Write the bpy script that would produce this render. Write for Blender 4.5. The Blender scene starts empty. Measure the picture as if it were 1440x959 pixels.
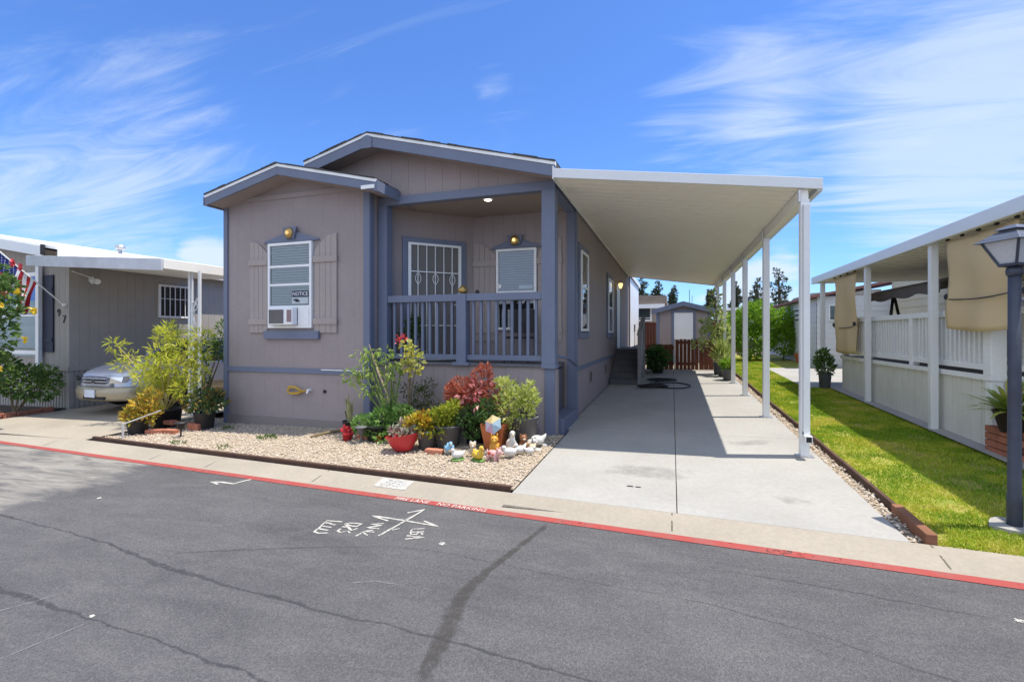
import bpy, math, random
import numpy as np
from mathutils import Vector, Matrix
random.seed(7); RNG = np.random.default_rng(11)
scene = bpy.context.scene
COL = scene.collection
R = math.radians
# ---------------------------------------------------------------- survey
# camera data used to turn a measured direction plus a known distance into a world point
CF, CH, CYAW = 670.0, 468.0, math.atan(225/670.0)
CS, CC = math.sin(CYAW), math.cos(CYAW)
EYE = 1.5
def gz(x, y):
    """height of the gently sloping lot"""
    return .024*(min(y, 26.0)-6.5) + .02*(max(-26.0, min(x, 12.0))+1.7)
def _d(px, py):
    u = (px-720)/CF; v = (CH-py)/CF
    return (-CS+u*CC, CC+u*CS, v)
def AY(px, py, y):
    X, Y, V = _d(px, py); t = y/Y; return Vector((t*X, y, EYE+t*V))
def AX(px, py, x):
    X, Y, V = _d(px, py); t = x/X; return Vector((x, t*Y, EYE+t*V))
def AG(px, py, dz=0.0):
    X, Y, V = _d(px, py)
    t = (-.024*6.5+.02*1.7+dz-EYE)/(V-.024*Y-.02*X); return Vector((t*X, t*Y, EYE+t*V))
def ykerb(x): return 4.25-.081*x
def yred(x): return 3.925-.0755*x

# ---------------------------------------------------------------- materials
def new_mat(name):
    m = bpy.data.materials.new(name); m.use_nodes = True
    nt = m.node_tree; nt.nodes.clear()
    out = nt.nodes.new('ShaderNodeOutputMaterial')
    return m, nt, out
def N(nt, t, **kw):
    n = nt.nodes.new(t)
    for k, v in kw.items():
        if k in n.inputs: n.inputs[k].default_value = v
        else: setattr(n, k, v)
    return n
def ramp(nt, stops, interp='LINEAR'):
    r = nt.nodes.new('ShaderNodeValToRGB'); r.color_ramp.interpolation = interp
    el = r.color_ramp.elements
    while len(el) < len(stops): el.new(.5)
    for e, (p, c) in zip(el, stops):
        e.position = p; e.color = (c[0], c[1], c[2], 1)
    return r
def scl(c, k): return tuple(min(1, a*k) for a in c)
def paint(name, c, rough=.6, var=.12, scale=2.5, bump=.0, bscale=60, metal=0, spec=.4, dirt=None, fine=.06):
    """painted or natural surface: two noises move the base colour, a third one bumps it"""
    m, nt, out = new_mat(name); L = nt.links.new
    b = N(nt, 'ShaderNodeBsdfPrincipled'); L(b.outputs[0], out.inputs[0])
    tc = N(nt, 'ShaderNodeTexCoord'); geo = N(nt, 'ShaderNodeNewGeometry')
    n1 = N(nt, 'ShaderNodeTexNoise', Scale=scale, Detail=6.0, Roughness=.6); L(geo.outputs['Position'], n1.inputs['Vector'])
    r1 = ramp(nt, [(.3, scl(c, 1-var)), (.7, scl(c, 1+var))]); L(n1.outputs['Fac'], r1.inputs[0])
    n2 = N(nt, 'ShaderNodeTexNoise', Scale=scale*28, Detail=3.0); L(geo.outputs['Position'], n2.inputs['Vector'])
    mx = N(nt, 'ShaderNodeMix', data_type='RGBA', blend_type='MULTIPLY'); mx.inputs[0].default_value = 1
    r2 = ramp(nt, [(.3, (1-fine,)*3), (.7, (1+fine,)*3)]); L(n2.outputs['Fac'], r2.inputs[0])
    L(r1.outputs[0], mx.inputs[6]); L(r2.outputs[0], mx.inputs[7])
    last = mx.outputs[2]
    if dirt:
        n3 = N(nt, 'ShaderNodeTexNoise', Scale=scale*.7, Detail=8.0, Roughness=.7, Distortion=.5); L(geo.outputs['Position'], n3.inputs['Vector'])
        r3 = ramp(nt, [(.52, (0, 0, 0)), (.72, (.55, .55, .55))]); L(n3.outputs['Fac'], r3.inputs[0])
        m3 = N(nt, 'ShaderNodeMix', data_type='RGBA'); m3.inputs[7].default_value = (*dirt, 1)
        L(r3.outputs[0], m3.inputs[0]); L(last, m3.inputs[6]); last = m3.outputs[2]
    L(last, b.inputs['Base Color'])
    b.inputs['Roughness'].default_value = rough; b.inputs['Metallic'].default_value = metal
    b.inputs['Specular IOR Level'].default_value = spec
    if bump:
        n4 = N(nt, 'ShaderNodeTexNoise', Scale=bscale, Detail=4.0); L(geo.outputs['Position'], n4.inputs['Vector'])
        bp = N(nt, 'ShaderNodeBump', Strength=bump, Distance=.01); L(n4.outputs['Fac'], bp.inputs['Height']); L(bp.outputs[0], b.inputs['Normal'])
    return m
def leafmat(name, cols, trans=.3, rough=.45):
    m, nt, out = new_mat(name); L = nt.links.new
    geo = N(nt, 'ShaderNodeNewGeometry')
    k = len(cols); r = ramp(nt, [(i/(k-1), c) for i, c in enumerate(cols)])
    L(geo.outputs['Random Per Island'], r.inputs[0])
    b = N(nt, 'ShaderNodeBsdfPrincipled', Roughness=rough); b.inputs['Specular IOR Level'].default_value = .35
    t = N(nt, 'ShaderNodeBsdfTranslucent'); mx = N(nt, 'ShaderNodeMixShader'); mx.inputs[0].default_value = trans
    L(r.outputs[0], b.inputs['Base Color']); L(r.outputs[0], t.inputs['Color'])
    L(b.outputs[0], mx.inputs[1]); L(t.outputs[0], mx.inputs[2]); L(mx.outputs[0], out.inputs[0])
    return m
def islandmat(name, cols, rough=.8):
    m, nt, out = new_mat(name); L = nt.links.new
    geo = N(nt, 'ShaderNodeNewGeometry'); k = len(cols)
    r = ramp(nt, [(i/(k-1), c) for i, c in enumerate(cols)]); L(geo.outputs['Random Per Island'], r.inputs[0])
    b = N(nt, 'ShaderNodeBsdfPrincipled', Roughness=rough); L(r.outputs[0], b.inputs['Base Color']); L(b.outputs[0], out.inputs[0])
    return m
def glassmat(name, tint=(.8, .85, .86), base=.06, extra=.0):
    m, nt, out = new_mat(name); L = nt.links.new
    t = N(nt, 'ShaderNodeBsdfTransparent'); t.inputs[0].default_value = (*tint, 1)
    g = N(nt, 'ShaderNodeBsdfGlossy', Roughness=.015); f = N(nt, 'ShaderNodeFresnel', IOR=1.5)
    a = N(nt, 'ShaderNodeMath', operation='ADD'); a.inputs[1].default_value = extra; L(f.outputs[0], a.inputs[0])
    mx = N(nt, 'ShaderNodeMixShader'); L(a.outputs[0], mx.inputs[0]); L(t.outputs[0], mx.inputs[1]); L(g.outputs[0], mx.inputs[2]); L(mx.outputs[0], out.inputs[0])
    return m
def chipped(name, c, thr=.42, scale=26, rough=.85, grime=(.2, .19, .18)):
    """road paint with flakes missing and tyre grime on it"""
    m, nt, out = new_mat(name); L = nt.links.new
    geo = N(nt, 'ShaderNodeNewGeometry'); P = geo.outputs['Position']
    b = N(nt, 'ShaderNodeBsdfPrincipled', Roughness=rough)
    g = N(nt, 'ShaderNodeTexNoise', Scale=7.0, Detail=7.0, Roughness=.7); L(P, g.inputs['Vector']); rg = ramp(nt, [(.45, c), (.75, tuple(a*.45+q_*.55 for a, q_ in zip(c, grime)))]); L(g.outputs['Fac'], rg.inputs[0]); L(rg.outputs[0], b.inputs['Base Color'])
    n = N(nt, 'ShaderNodeTexNoise', Scale=scale, Detail=9.0, Roughness=.75); L(P, n.inputs['Vector']); n2 = N(nt, 'ShaderNodeTexNoise', Scale=1.7, Detail=3.0); L(P, n2.inputs['Vector'])
    a = N(nt, 'ShaderNodeMath', operation='MULTIPLY_ADD'); a.inputs[1].default_value = .45; L(n2.outputs['Fac'], a.inputs[0]); L(n.outputs['Fac'], a.inputs[2])
    r = ramp(nt, [(thr+.22-.02, (0, 0, 0)), (thr+.22+.04, (1, 1, 1))]); L(a.outputs[0], r.inputs[0])
    t = N(nt, 'ShaderNodeBsdfTransparent'); mx = N(nt, 'ShaderNodeMixShader'); L(r.outputs[0], mx.inputs[0]); L(t.outputs[0], mx.inputs[1]); L(b.outputs[0], mx.inputs[2]); L(mx.outputs[0], out.inputs[0]); return m
def emit(name, c, s):
    m, nt, out = new_mat(name); e = N(nt, 'ShaderNodeEmission', Strength=s); e.inputs[0].default_value = (*c, 1); nt.links.new(e.outputs[0], out.inputs[0]); return m

# ---------------------------------------------------------------- mesh builder
BASE = {}
class MB:
    def __init__(s): s.v = []; s.f = []; s.mi = []; s.cur = 0
    def add(s, vs, fs):
        o = len(s.v); s.v += [tuple(v) for v in vs]
        s.f += [tuple(i+o for i in f) for f in fs]; s.mi += [s.cur]*len(fs)
    def quad(s, a, b, c, d): s.add([a, b, c, d], [(0, 1, 2, 3)])
    def hexa(s, p): s.add(p, [(0, 3, 2, 1), (4, 5, 6, 7), (0, 1, 5, 4), (1, 2, 6, 5), (2, 3, 7, 6), (3, 0, 4, 7)])
    def box(s, x0, x1, y0, y1, z0, z1):
        s.hexa([(x0, y0, z0), (x1, y0, z0), (x1, y1, z0), (x0, y1, z0), (x0, y0, z1), (x1, y0, z1), (x1, y1, z1), (x0, y1, z1)])
    def lbox(s, fr, u0, u1, n0, n1, z0, z1):
        s.hexa([fr(u0, n0, z0), fr(u1, n0, z0), fr(u1, n1, z0), fr(u0, n1, z0), fr(u0, n0, z1), fr(u1, n0, z1), fr(u1, n1, z1), fr(u0, n1, z1)])
    def bar(s, p0, p1, w, h, up=(0, 0, 1)):
        p0 = Vector(p0); p1 = Vector(p1); d = (p1-p0).normalized(); up = Vector(up)
        if abs(d.dot(up)) > .98: up = Vector((0, 1, 0))
        a = d.cross(up).normalized()*w/2; b = a.cross(d).normalized()*h/2
        s.hexa([p0-a-b, p0+a-b, p0+a+b, p0-a+b, p1-a-b, p1+a-b, p1+a+b, p1-a+b])
    def prism(s, poly, fn, d0, d1):
        n = len(poly); s.add([fn(a, b, d0) for a, b in poly]+[fn(a, b, d1) for a, b in poly],
              [tuple(range(n-1, -1, -1)), tuple(range(n, 2*n))]+[(i, (i+1) % n, n+(i+1) % n, n+i) for i in range(n)])
    def tube(s, pts, r, n=6, cap=True):
        pts = [Vector(p) for p in pts]; k = len(pts)
        rs = r if isinstance(r, (list, tuple)) else [r]*k
        vs = []; ref = None
        for i, p in enumerate(pts):
            d = (pts[min(i+1, k-1)]-pts[max(i-1, 0)])
            d = d.normalized() if d.length > 1e-9 else Vector((0, 0, 1))
            if ref is None: ref = Vector((0, 0, 1)) if abs(d.z) < .9 else Vector((1, 0, 0))
            a = d.cross(ref).normalized(); b = a.cross(d).normalized(); ref = b
            for j in range(n):
                t = 2*math.pi*j/n; vs.append(p+(a*math.cos(t)+b*math.sin(t))*rs[i])
        fs = [(i*n+j, i*n+(j+1) % n, (i+1)*n+(j+1) % n, (i+1)*n+j) for i in range(k-1) for j in range(n)]
        if cap: fs += [tuple(range(n-1, -1, -1)), tuple(range((k-1)*n, k*n))]
        s.add(vs, fs)
    def cyl(s, p0, p1, r0, r1=None, n=14): s.tube([p0, p1], [r0, r0 if r1 is None else r1], n)
    def lathe(s, prof, c, n=20, sx=1, sy=1, M=None, capb=True, capt=True):
        vs = []; c = Vector(c)
        for (r, z) in prof:
            for j in range(n):
                t = 2*math.pi*j/n; p = Vector((r*sx*math.cos(t), r*sy*math.sin(t), z))
                vs.append(c+(M @ p if M else p))
        k = len(prof)
        fs = [(i*n+j, i*n+(j+1) % n, (i+1)*n+(j+1) % n, (i+1)*n+j) for i in range(k-1) for j in range(n)]
        if capb: fs.append(tuple(range(n-1, -1, -1)))
        if capt: fs.append(tuple(range((k-1)*n, k*n)))
        s.add(vs, fs)
    def ell(s, c, r, nu=12, nv=8, M=None):
        if not isinstance(r, (tuple, list)): r = (r, r, r)
        prof = [(max(1e-4, math.sin(math.pi*i/nv)), -math.cos(math.pi*i/nv)) for i in range(nv+1)]
        vs = []; c = Vector(c)
        for (a, z) in prof:
            for j in range(nu):
                t = 2*math.pi*j/nu; p = Vector((a*math.cos(t)*r[0], a*math.sin(t)*r[1], z*r[2])); vs.append(c+(M @ p if M else p))
        s.add(vs, [(i*nu+j, i*nu+(j+1) % nu, (i+1)*nu+(j+1) % nu, (i+1)*nu+j) for i in range(nv) for j in range(nu)])
    def grid(s, fn, nu, nv):
        s.add([fn(i/nu, j/nv) for j in range(nv+1) for i in range(nu+1)],
              [(j*(nu+1)+i, j*(nu+1)+i+1, (j+1)*(nu+1)+i+1, (j+1)*(nu+1)+i) for j in range(nv) for i in range(nu)])
    def arrays(s, V, F):
        o = len(s.v); s.v += [tuple(v) for v in V.tolist()]; s.f += [tuple(f) for f in (F+o).tolist()]; s.mi += [s.cur]*len(F)
    def build(s, name, mats, parent=None, smooth=False, bevel=0, at=None, solid=0):
        base = BASE[parent.name] if parent is not None else Vector(at if at is not None else (0, 0, 0))
        me = bpy.data.meshes.new(name)
        V = np.array(s.v, dtype=float)-np.array(base)
        me.from_pydata(V.tolist(), [], s.f)
        if not isinstance(mats, (list, tuple)): mats = [mats]
        for m in mats: me.materials.append(m)
        if len(mats) > 1: me.polygons.foreach_set('material_index', s.mi)
        if smooth: me.polygons.foreach_set('use_smooth', [True]*len(s.f))
        me.update()
        o = bpy.data.objects.new(name, me); COL.objects.link(o)
        if parent is not None: o.parent = parent
        else: o.location = base
        BASE[o.name] = base
        if solid:
            md = o.modifiers.new('thick', 'SOLIDIFY'); md.thickness = solid; md.offset = 0
        if bevel:
            md = o.modifiers.new('edge', 'BEVEL'); md.width = bevel; md.segments = 2; md.limit_method = 'ANGLE'; md.angle_limit = R(40)
        return o
def tag(o, label=None, cat=None, group=None, kind=None):
    if label: o['label'] = label
    if cat: o['category'] = cat
    if group: o['group'] = group
    if kind: o['kind'] = kind
    return o
def thing(name, label, cat, loc, group=None):
    o = bpy.data.objects.new(name, None); COL.objects.link(o); o.location = loc; o.empty_display_size = .1
    BASE[o.name] = Vector(loc); return tag(o, label, cat, group)
def copy_tree(o, parent=None):
    c = o.copy(); COL.objects.link(c)
    if parent is not None: c.parent = parent
    for ch in list(o.children): copy_tree(ch, c)
    return c
def frame(O, U, Nn):
    O = Vector((O[0], O[1], 0)); U = Vector((U[0], U[1], 0)); Nn = Vector((Nn[0], Nn[1], 0))
    return lambda u, n, z: O+U*u+Nn*n+Vector((0, 0, z))
def siding(mb, fr, L, zb, zt, sp=.2, gw=.007, gd=.004, u0=0., breaks=(), phase=0.):
    """sheet siding with real vertical grooves, top edge following zt(u)"""
    fb = zb if callable(zb) else (lambda u: zb); ft = zt if callable(zt) else (lambda u: zt)
    cuts = [u0]; g = []
    u = u0+phase+sp
    while u < u0+L-.05: g.append(u); u += sp
    def strip(a, b, n):
        pts = [a]+[x for x in breaks if a < x < b]+[b]
        for p, q in zip(pts, pts[1:]): mb.quad(fr(p, n, fb(p)), fr(q, n, fb(q)), fr(q, n, ft(q)), fr(p, n, ft(p)))
    a = u0
    for x in g:
        strip(a, x-gw/2, 0); strip(x-gw/2, x+gw/2, -gd)
        for e in (x-gw/2, x+gw/2): mb.quad(fr(e, -gd, fb(e)), fr(e, 0, fb(e)), fr(e, 0, ft(e)), fr(e, -gd, ft(e)))
        a = x+gw/2
    strip(a, u0+L, 0)
def lapsiding(mb, fr, L, z0, z1, ex=.2, u0=0.):
    z = z0
    while z < z1-.01:
        t = min(z+ex, z1)
        mb.quad(fr(u0, .018, z), fr(u0+L, .018, z), fr(u0+L, .003, t), fr(u0, .003, t))
        mb.quad(fr(u0, 0, z), fr(u0+L, 0, z), fr(u0+L, .018, z), fr(u0, .018, z)); z += ex
def textpolys(body, size):
    cu = bpy.data.curves.new('lettering', 'FONT'); cu.body = body; cu.size = size; cu.align_x = 'CENTER'; cu.align_y = 'CENTER'; cu.fill_mode = 'FRONT'
    cu.resolution_u = 3
    o = bpy.data.objects.new('lettering', cu); COL.objects.link(o)
    dg = bpy.context.evaluated_depsgraph_get(); dg.update()
    me = bpy.data.meshes.new_from_object(o.evaluated_get(dg))
    V = [tuple(v.co) for v in me.vertices]; F = [tuple(p.vertices) for p in me.polygons]
    bpy.data.objects.remove(o); bpy.data.curves.remove(cu); bpy.data.meshes.remove(me)
    return V, F
def text(mb, body, size, fn):
    V, F = textpolys(body, size); mb.add([fn(v[0], v[1]) for v in V], F)

# ---------------------------------------------------------------- leaves
def leaves(mb, P, D, ln, wd, fold=.25, droop=.0, jit=.3):
    """one folded four-cornered leaf per point P, pointing along D"""
    n = len(P)
    D = D+RNG.normal(0, jit, (n, 3)); D[:, 2] -= droop; D /= np.linalg.norm(D, axis=1, keepdims=True)+1e-9
    rv = RNG.normal(0, 1, (n, 3)); rv[:, 2] += .0
    S = np.cross(D, rv); S /= np.linalg.norm(S, axis=1, keepdims=True)+1e-9
    Nn = np.cross(S, D)
    flip = np.where(Nn[:, 2:3] < 0, -1, 1); Nn = Nn*flip
    k = RNG.uniform(.6, 1.25, (n, 1)); l = ln*k; w = wd*k
    b = P; t = P+D*l - Nn*l*.12; m = P+D*l*.45
    a = m+S*w*.5+Nn*w*fold; c = m-S*w*.5+Nn*w*fold
    V = np.stack([b, a, t, c], 1).reshape(-1, 3)
    i = np.arange(n)[:, None]*4
    F = np.concatenate([i+np.array([[0, 1, 2]]), i+np.array([[0, 2, 3]])], 0)
    mb.arrays(V, F)
def blobpts(blobs, n, shell=.55):
    vol = np.array([b[3]*b[4]*b[5] for b in blobs])**.75; pick = RNG.choice(len(blobs), n, p=vol/vol.sum())
    B = np.array(blobs)[pick]
    d = RNG.normal(0, 1, (n, 3)); d /= np.linalg.norm(d, axis=1, keepdims=True)
    r = RNG.uniform(0, 1, (n, 1))**(1/3); r = shell*r**.5+(1-shell)*r
    return B[:, :3]+d*r*B[:, 3:6], d
def bush(mb, blobs, n, ln, wd, up=.35, droop=0., jit=.35, fold=.25, shell=.55):
    P, d = blobpts(blobs, n, shell); d = d.copy(); d[:, 2] += up
    leaves(mb, P, d, ln, wd, fold, droop, jit)
def stems(mb, base, tips, r, wob=.05, n=5):
    base = Vector(base)
    for t in tips:
        t = Vector(t); mid = base.lerp(t, .5)+Vector((random.uniform(-wob, wob), random.uniform(-wob, wob), wob))
        mb.tube([base+Vector((random.uniform(-.02, .02), random.uniform(-.02, .02), 0)), base.lerp(mid, .6), mid, t], [r, r*.9, r*.75, r*.35], n)
SKY_STR, SUN_STR, EXPO = .105, 2.9, 1.1
SKY_TINT = (.46, .68, 1.04); CLOUD = (3.6, 4.1, 4.8); CLOUD_FILL = (4.2, 4.8, 6.0); SKYBANKS = ((1290, 110, 18, .26), (1410, 235, 14, .26), (1000, 160, 10, .23), (60, 140, 18, .12), (710, 116, 6, .13), (690, 114, 3, .1), (110, 350, 11, .24), (520, 185, 9, .12), (250, 210, 9, .10), (1060, 290, 7, .12))
# ================================================================ palette
TAUPE = paint('taupe_siding', (.325, .274, .268), .75, .07, .8, .12, 90, fine=.035, dirt=(.28, .235, .23))
TAUPE_D = paint('taupe_base_board', (.24, .205, .19), .75, .06, 1.2)
BLUE = paint('slate_blue_trim', (.155, .178, .25), .6, .06, 2, .08, 80, fine=.03)
WHITE = paint('white_vinyl', (.85, .85, .84), .45, .03, 2)
ALU = paint('white_aluminium', (.76, .765, .76), .38, .03, 1.5, fine=.02)
CREAM = paint('cream_roof_pan', (.92, .88, .78), .5, .025, .8, fine=.015)
DARK = paint('dark_void', (.02, .02, .022), .7)
BLIND = paint('blind_slats', (.45, .56, .62), .6, .04)
BLINDB = paint('blue_blind_slats', (.22, .33, .48), .5, .05)
SHINGLE = paint('roof_shingles', (.075, .07, .068), .95, .3, 9, .5, 120)
GLASS = glassmat('window_glass', extra=.05)
GLASSB = glassmat('bright_window_glass', extra=.10)
CONC = paint('driveway_concrete', (.355, .343, .315), .85, .09, .9, .3, 140, dirt=(.30, .29, .255))
CONCK = paint('kerb_concrete', (.335, .295, .235), .88, .10, 1.1, .3, 120, dirt=(.27, .235, .19))
REDP = chipped('red_kerb_paint', (.33, .055, .045), .36, 30, grime=(.2, .14, .12))
WPAINT = chipped('white_road_paint', (.50, .48, .43), .40, 55)
SEAL = paint('crack_sealer', (.046, .046, .05), .75, .25, 5)
BRICK = paint('red_brick', (.40, .15, .09), .9, .22, 6, .4, 90)
TIMBER = paint('brown_timber', (.085, .045, .03), .85, .3, 5, .4, 60)
REDWOOD = paint('redwood_edging', (.24, .105, .055), .85, .25, 5, .4, 60)
FENCE = paint('brown_fence_stain', (.155, .05, .028), .8, .2, 3, .3, 50)
STEPGREY = paint('grey_step_paint', (.13, .13, .14), .75, .12, 4)
RAILGREY = paint('grey_rail_paint', (.27, .265, .265), .75, .1, 4)
BLACKP = paint('black_plastic', (.028, .028, .03), .5, .2, 4)
GREYP = paint('grey_plastic', (.12, .12, .125), .6, .15, 4)
TERRA = paint('terracotta', (.50, .15, .05), .75, .15, 5)
REDPOT = paint('red_glaze', (.52, .035, .04), .35, .1, 4)
SOIL = paint('soil', (.05, .035, .025), .95, .3, 20, .5, 80)
STEM = paint('woody_stem', (.20, .15, .08), .85, .25, 9)
GSTEM = paint('green_stem', (.16, .22, .06), .7, .2, 9)
BARK = paint('bark', (.09, .065, .045), .95, .3, 6, .5, 30)
BRASS = paint('brass', (.45, .30, .10), .35, .2, 6, metal=.7)
LAMPON = emit('lamp_glow', (1, .66, .25), 1.0)
LAMPDIM = emit('lamp_bulb', (1, .66, .28), .5)
METAL = paint('dull_metal', (.42, .42, .42), .4, .1, 4, metal=.7)
POSTBLUE = paint('lamp_post_paint', (.055, .062, .085), .5, .2, 6)

def asphalt():
    m, nt, out = new_mat('asphalt'); L = nt.links.new
    b = N(nt, 'ShaderNodeBsdfPrincipled', Roughness=.88); L(b.outputs[0], out.inputs[0]); b.inputs['Specular IOR Level'].default_value = .3
    geo = N(nt, 'ShaderNodeNewGeometry'); P = geo.outputs['Position']
    big = N(nt, 'ShaderNodeTexNoise', Scale=.55, Detail=7.0, Roughness=.65); L(P, big.inputs['Vector'])
    rb = ramp(nt, [(.3, (.086, .084, .086)), (.7, (.111, .108, .109))]); L(big.outputs['Fac'], rb.inputs[0])
    agg = N(nt, 'ShaderNodeTexVoronoi', Scale=150.0); L(P, agg.inputs['Vector'])
    ra = ramp(nt, [(0, (.45, .45, .46)), (.5, (1.0, 1.0, 1.0)), (1, (1.9, 1.85, 1.75))]); L(agg.outputs['Color'], ra.inputs[0])
    mx = N(nt, 'ShaderNodeMix', data_type='RGBA', blend_type='MULTIPLY'); mx.inputs[0].default_value = .55; L(rb.outputs[0], mx.inputs[6]); L(ra.outputs[0], mx.inputs[7])
    mq = N(nt, 'ShaderNodeMapping'); mq.inputs['Rotation'].default_value = (0, 0, R(-4)); mq.inputs['Scale'].default_value = (.5, 1.6, 1); L(P, mq.inputs['Vector'])
    sm = N(nt, 'ShaderNodeTexNoise', Scale=2.4, Detail=8.0, Roughness=.7, Distortion=.7); L(mq.outputs[0], sm.inputs['Vector']); rm = ramp(nt, [(.3, (.80, .80, .81)), (.5, (1, 1, 1)), (.72, (1.22, 1.21, 1.18))]); L(sm.outputs['Fac'], rm.inputs[0])
    mz = N(nt, 'ShaderNodeMix', data_type='RGBA', blend_type='MULTIPLY'); mz.inputs[0].default_value = 1; L(mx.outputs[2], mz.inputs[6]); L(rm.outputs[0], mz.inputs[7]); mx = mz
    # pale stones worn through
    sp = N(nt, 'ShaderNodeTexVoronoi', Scale=38.0); L(P, sp.inputs['Vector'])
    rs = ramp(nt, [(.06, (1, 1, 1)), (.13, (0, 0, 0))]); L(sp.outputs['Distance'], rs.inputs[0])
    sn = N(nt, 'ShaderNodeTexNoise', Scale=2.2, Detail=4.0); L(P, sn.inputs['Vector']); rn = ramp(nt, [(.47, (0, 0, 0)), (.64, (.75, .75, .75))]); L(sn.outputs['Fac'], rn.inputs[0])
    mm = N(nt, 'ShaderNodeMath', operation='MULTIPLY'); L(rs.outputs[0], mm.inputs[0]); L(rn.outputs[0], mm.inputs[1])
    m2 = N(nt, 'ShaderNodeMix', data_type='RGBA'); m2.inputs[7].default_value = (.30, .27, .20, 1); L(mm.outputs[0], m2.inputs[0]); L(mx.outputs[2], m2.inputs[6])
    # dusty worn patch in front of the next drive: streaky, with a shape of its own
    sx = N(nt, 'ShaderNodeSeparateXYZ'); L(P, sx.inputs[0])
    mp = N(nt, 'ShaderNodeMapping'); mp.inputs['Rotation'].default_value = (0, 0, R(-48)); mp.inputs['Scale'].default_value = (.45, 1.5, 1); L(P, mp.inputs['Vector'])
    st = N(nt, 'ShaderNodeTexNoise', Scale=1.1, Detail=8.0, Roughness=.62, Distortion=.6); L(mp.outputs[0], st.inputs['Vector'])
    ax = N(nt, 'ShaderNodeMapRange', interpolation_type='SMOOTHSTEP'); ax.inputs['From Min'].default_value = -5.1; ax.inputs['From Max'].default_value = -7.2; L(sx.outputs['X'], ax.inputs['Value'])
    sub = N(nt, 'ShaderNodeMath', operation='MULTIPLY_ADD'); sub.inputs[1].default_value = .62; sub.inputs[2].default_value = 0; L(ax.outputs[0], sub.inputs[0])
    ad = N(nt, 'ShaderNodeMath', operation='ADD'); L(sub.outputs[0], ad.inputs[0]); L(st.outputs['Fac'], ad.inputs[1])
    rd0 = ramp(nt, [(.80, (0, 0, 0)), (.96, (1, 1, 1))]); L(ad.outputs[0], rd0.inputs[0])
    mp2 = N(nt, 'ShaderNodeMapping'); mp2.inputs['Rotation'].default_value = (0, 0, R(-40)); mp2.inputs['Scale'].default_value = (.7, 4.5, 1); L(P, mp2.inputs['Vector'])
    s2 = N(nt, 'ShaderNodeTexNoise', Scale=1.6, Detail=9.0, Roughness=.68, Distortion=.8); L(mp2.outputs[0], s2.inputs['Vector']); r22 = ramp(nt, [(.36, (.12, .12, .12)), (.62, (1, 1, 1))]); L(s2.outputs['Fac'], r22.inputs[0])
    rd = N(nt, 'ShaderNodeMix', data_type='RGBA', blend_type='MULTIPLY'); rd.inputs[0].default_value = 1; L(rd0.outputs[0], rd.inputs[6]); L(r22.outputs[0], rd.inputs[7])
    m3 = N(nt, 'ShaderNodeMix', data_type='RGBA'); m3.inputs[7].default_value = (.29, .27, .235, 1); L(rd.outputs[2], m3.inputs[0]); L(m2.outputs[2], m3.inputs[6])
    L(m3.outputs[2], b.inputs['Base Color'])
    bp = N(nt, 'ShaderNodeBump', Strength=.55, Distance=.006); L(agg.outputs['Distance'], bp.inputs['Height']); L(bp.outputs[0], b.inputs['Normal'])
    return m
ASPH = asphalt()
def stainmat(name, c, amt, scale=6):
    m, nt, out = new_mat(name); L = nt.links.new
    b = N(nt, 'ShaderNodeBsdfPrincipled', Roughness=.8); b.inputs['Base Color'].default_value = (*c, 1)
    t = N(nt, 'ShaderNodeBsdfTransparent'); mx = N(nt, 'ShaderNodeMixShader')
    at = N(nt, 'ShaderNodeAttribute', attribute_name='soft'); geo = N(nt, 'ShaderNodeNewGeometry')
    no = N(nt, 'ShaderNodeTexNoise', Scale=scale, Detail=6.0, Roughness=.7); L(geo.outputs['Position'], no.inputs['Vector'])
    ad = N(nt, 'ShaderNodeMath', operation='MULTIPLY_ADD'); ad.inputs[1].default_value = 1.3; ad.inputs[2].default_value = -.62; L(no.outputs['Fac'], ad.inputs[0])
    su = N(nt, 'ShaderNodeMath', operation='ADD'); L(ad.outputs[0], su.inputs[0]); L(at.outputs['Fac'], su.inputs[1])
    rr = ramp(nt, [(.25, (0, 0, 0)), (.75, (amt, amt, amt))]); L(su.outputs[0], rr.inputs[0])
    L(rr.outputs[0], mx.inputs[0]); L(t.outputs[0], mx.inputs[1]); L(b.outputs[0], mx.inputs[2]); L(mx.outputs[0], out.inputs[0])
    return m

# ================================================================ ground, road, kerb
def sheet(name, xs, ys, zf, m, kind='structure', parent=None):
    mb = MB(); nx, ny = len(xs), len(ys)
    mb.add([(x, y, zf(x, y)) for y in ys for x in xs], [(j*nx+i, j*nx+i+1, (j+1)*nx+i+1, (j+1)*nx+i) for j in range(ny-1) for i in range(nx-1)])
    o = mb.build(name, m, parent); return tag(o, kind=kind) if parent is None else o
GRND = paint('bare_earth', (.22, .18, .13), .95, .2, .6, .4, 30, dirt=(.13, .11, .07))
xs = [-160, -60, -26, -18, -12, -6, 0, 6, 12, 30, 160]; ys = [-60, -20, -6, 0, 3, 6, 10, 16, 20, 26, 60, 240]
ground = sheet('ground', xs, ys, lambda x, y: gz(x, y)-.12, GRND)
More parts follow.
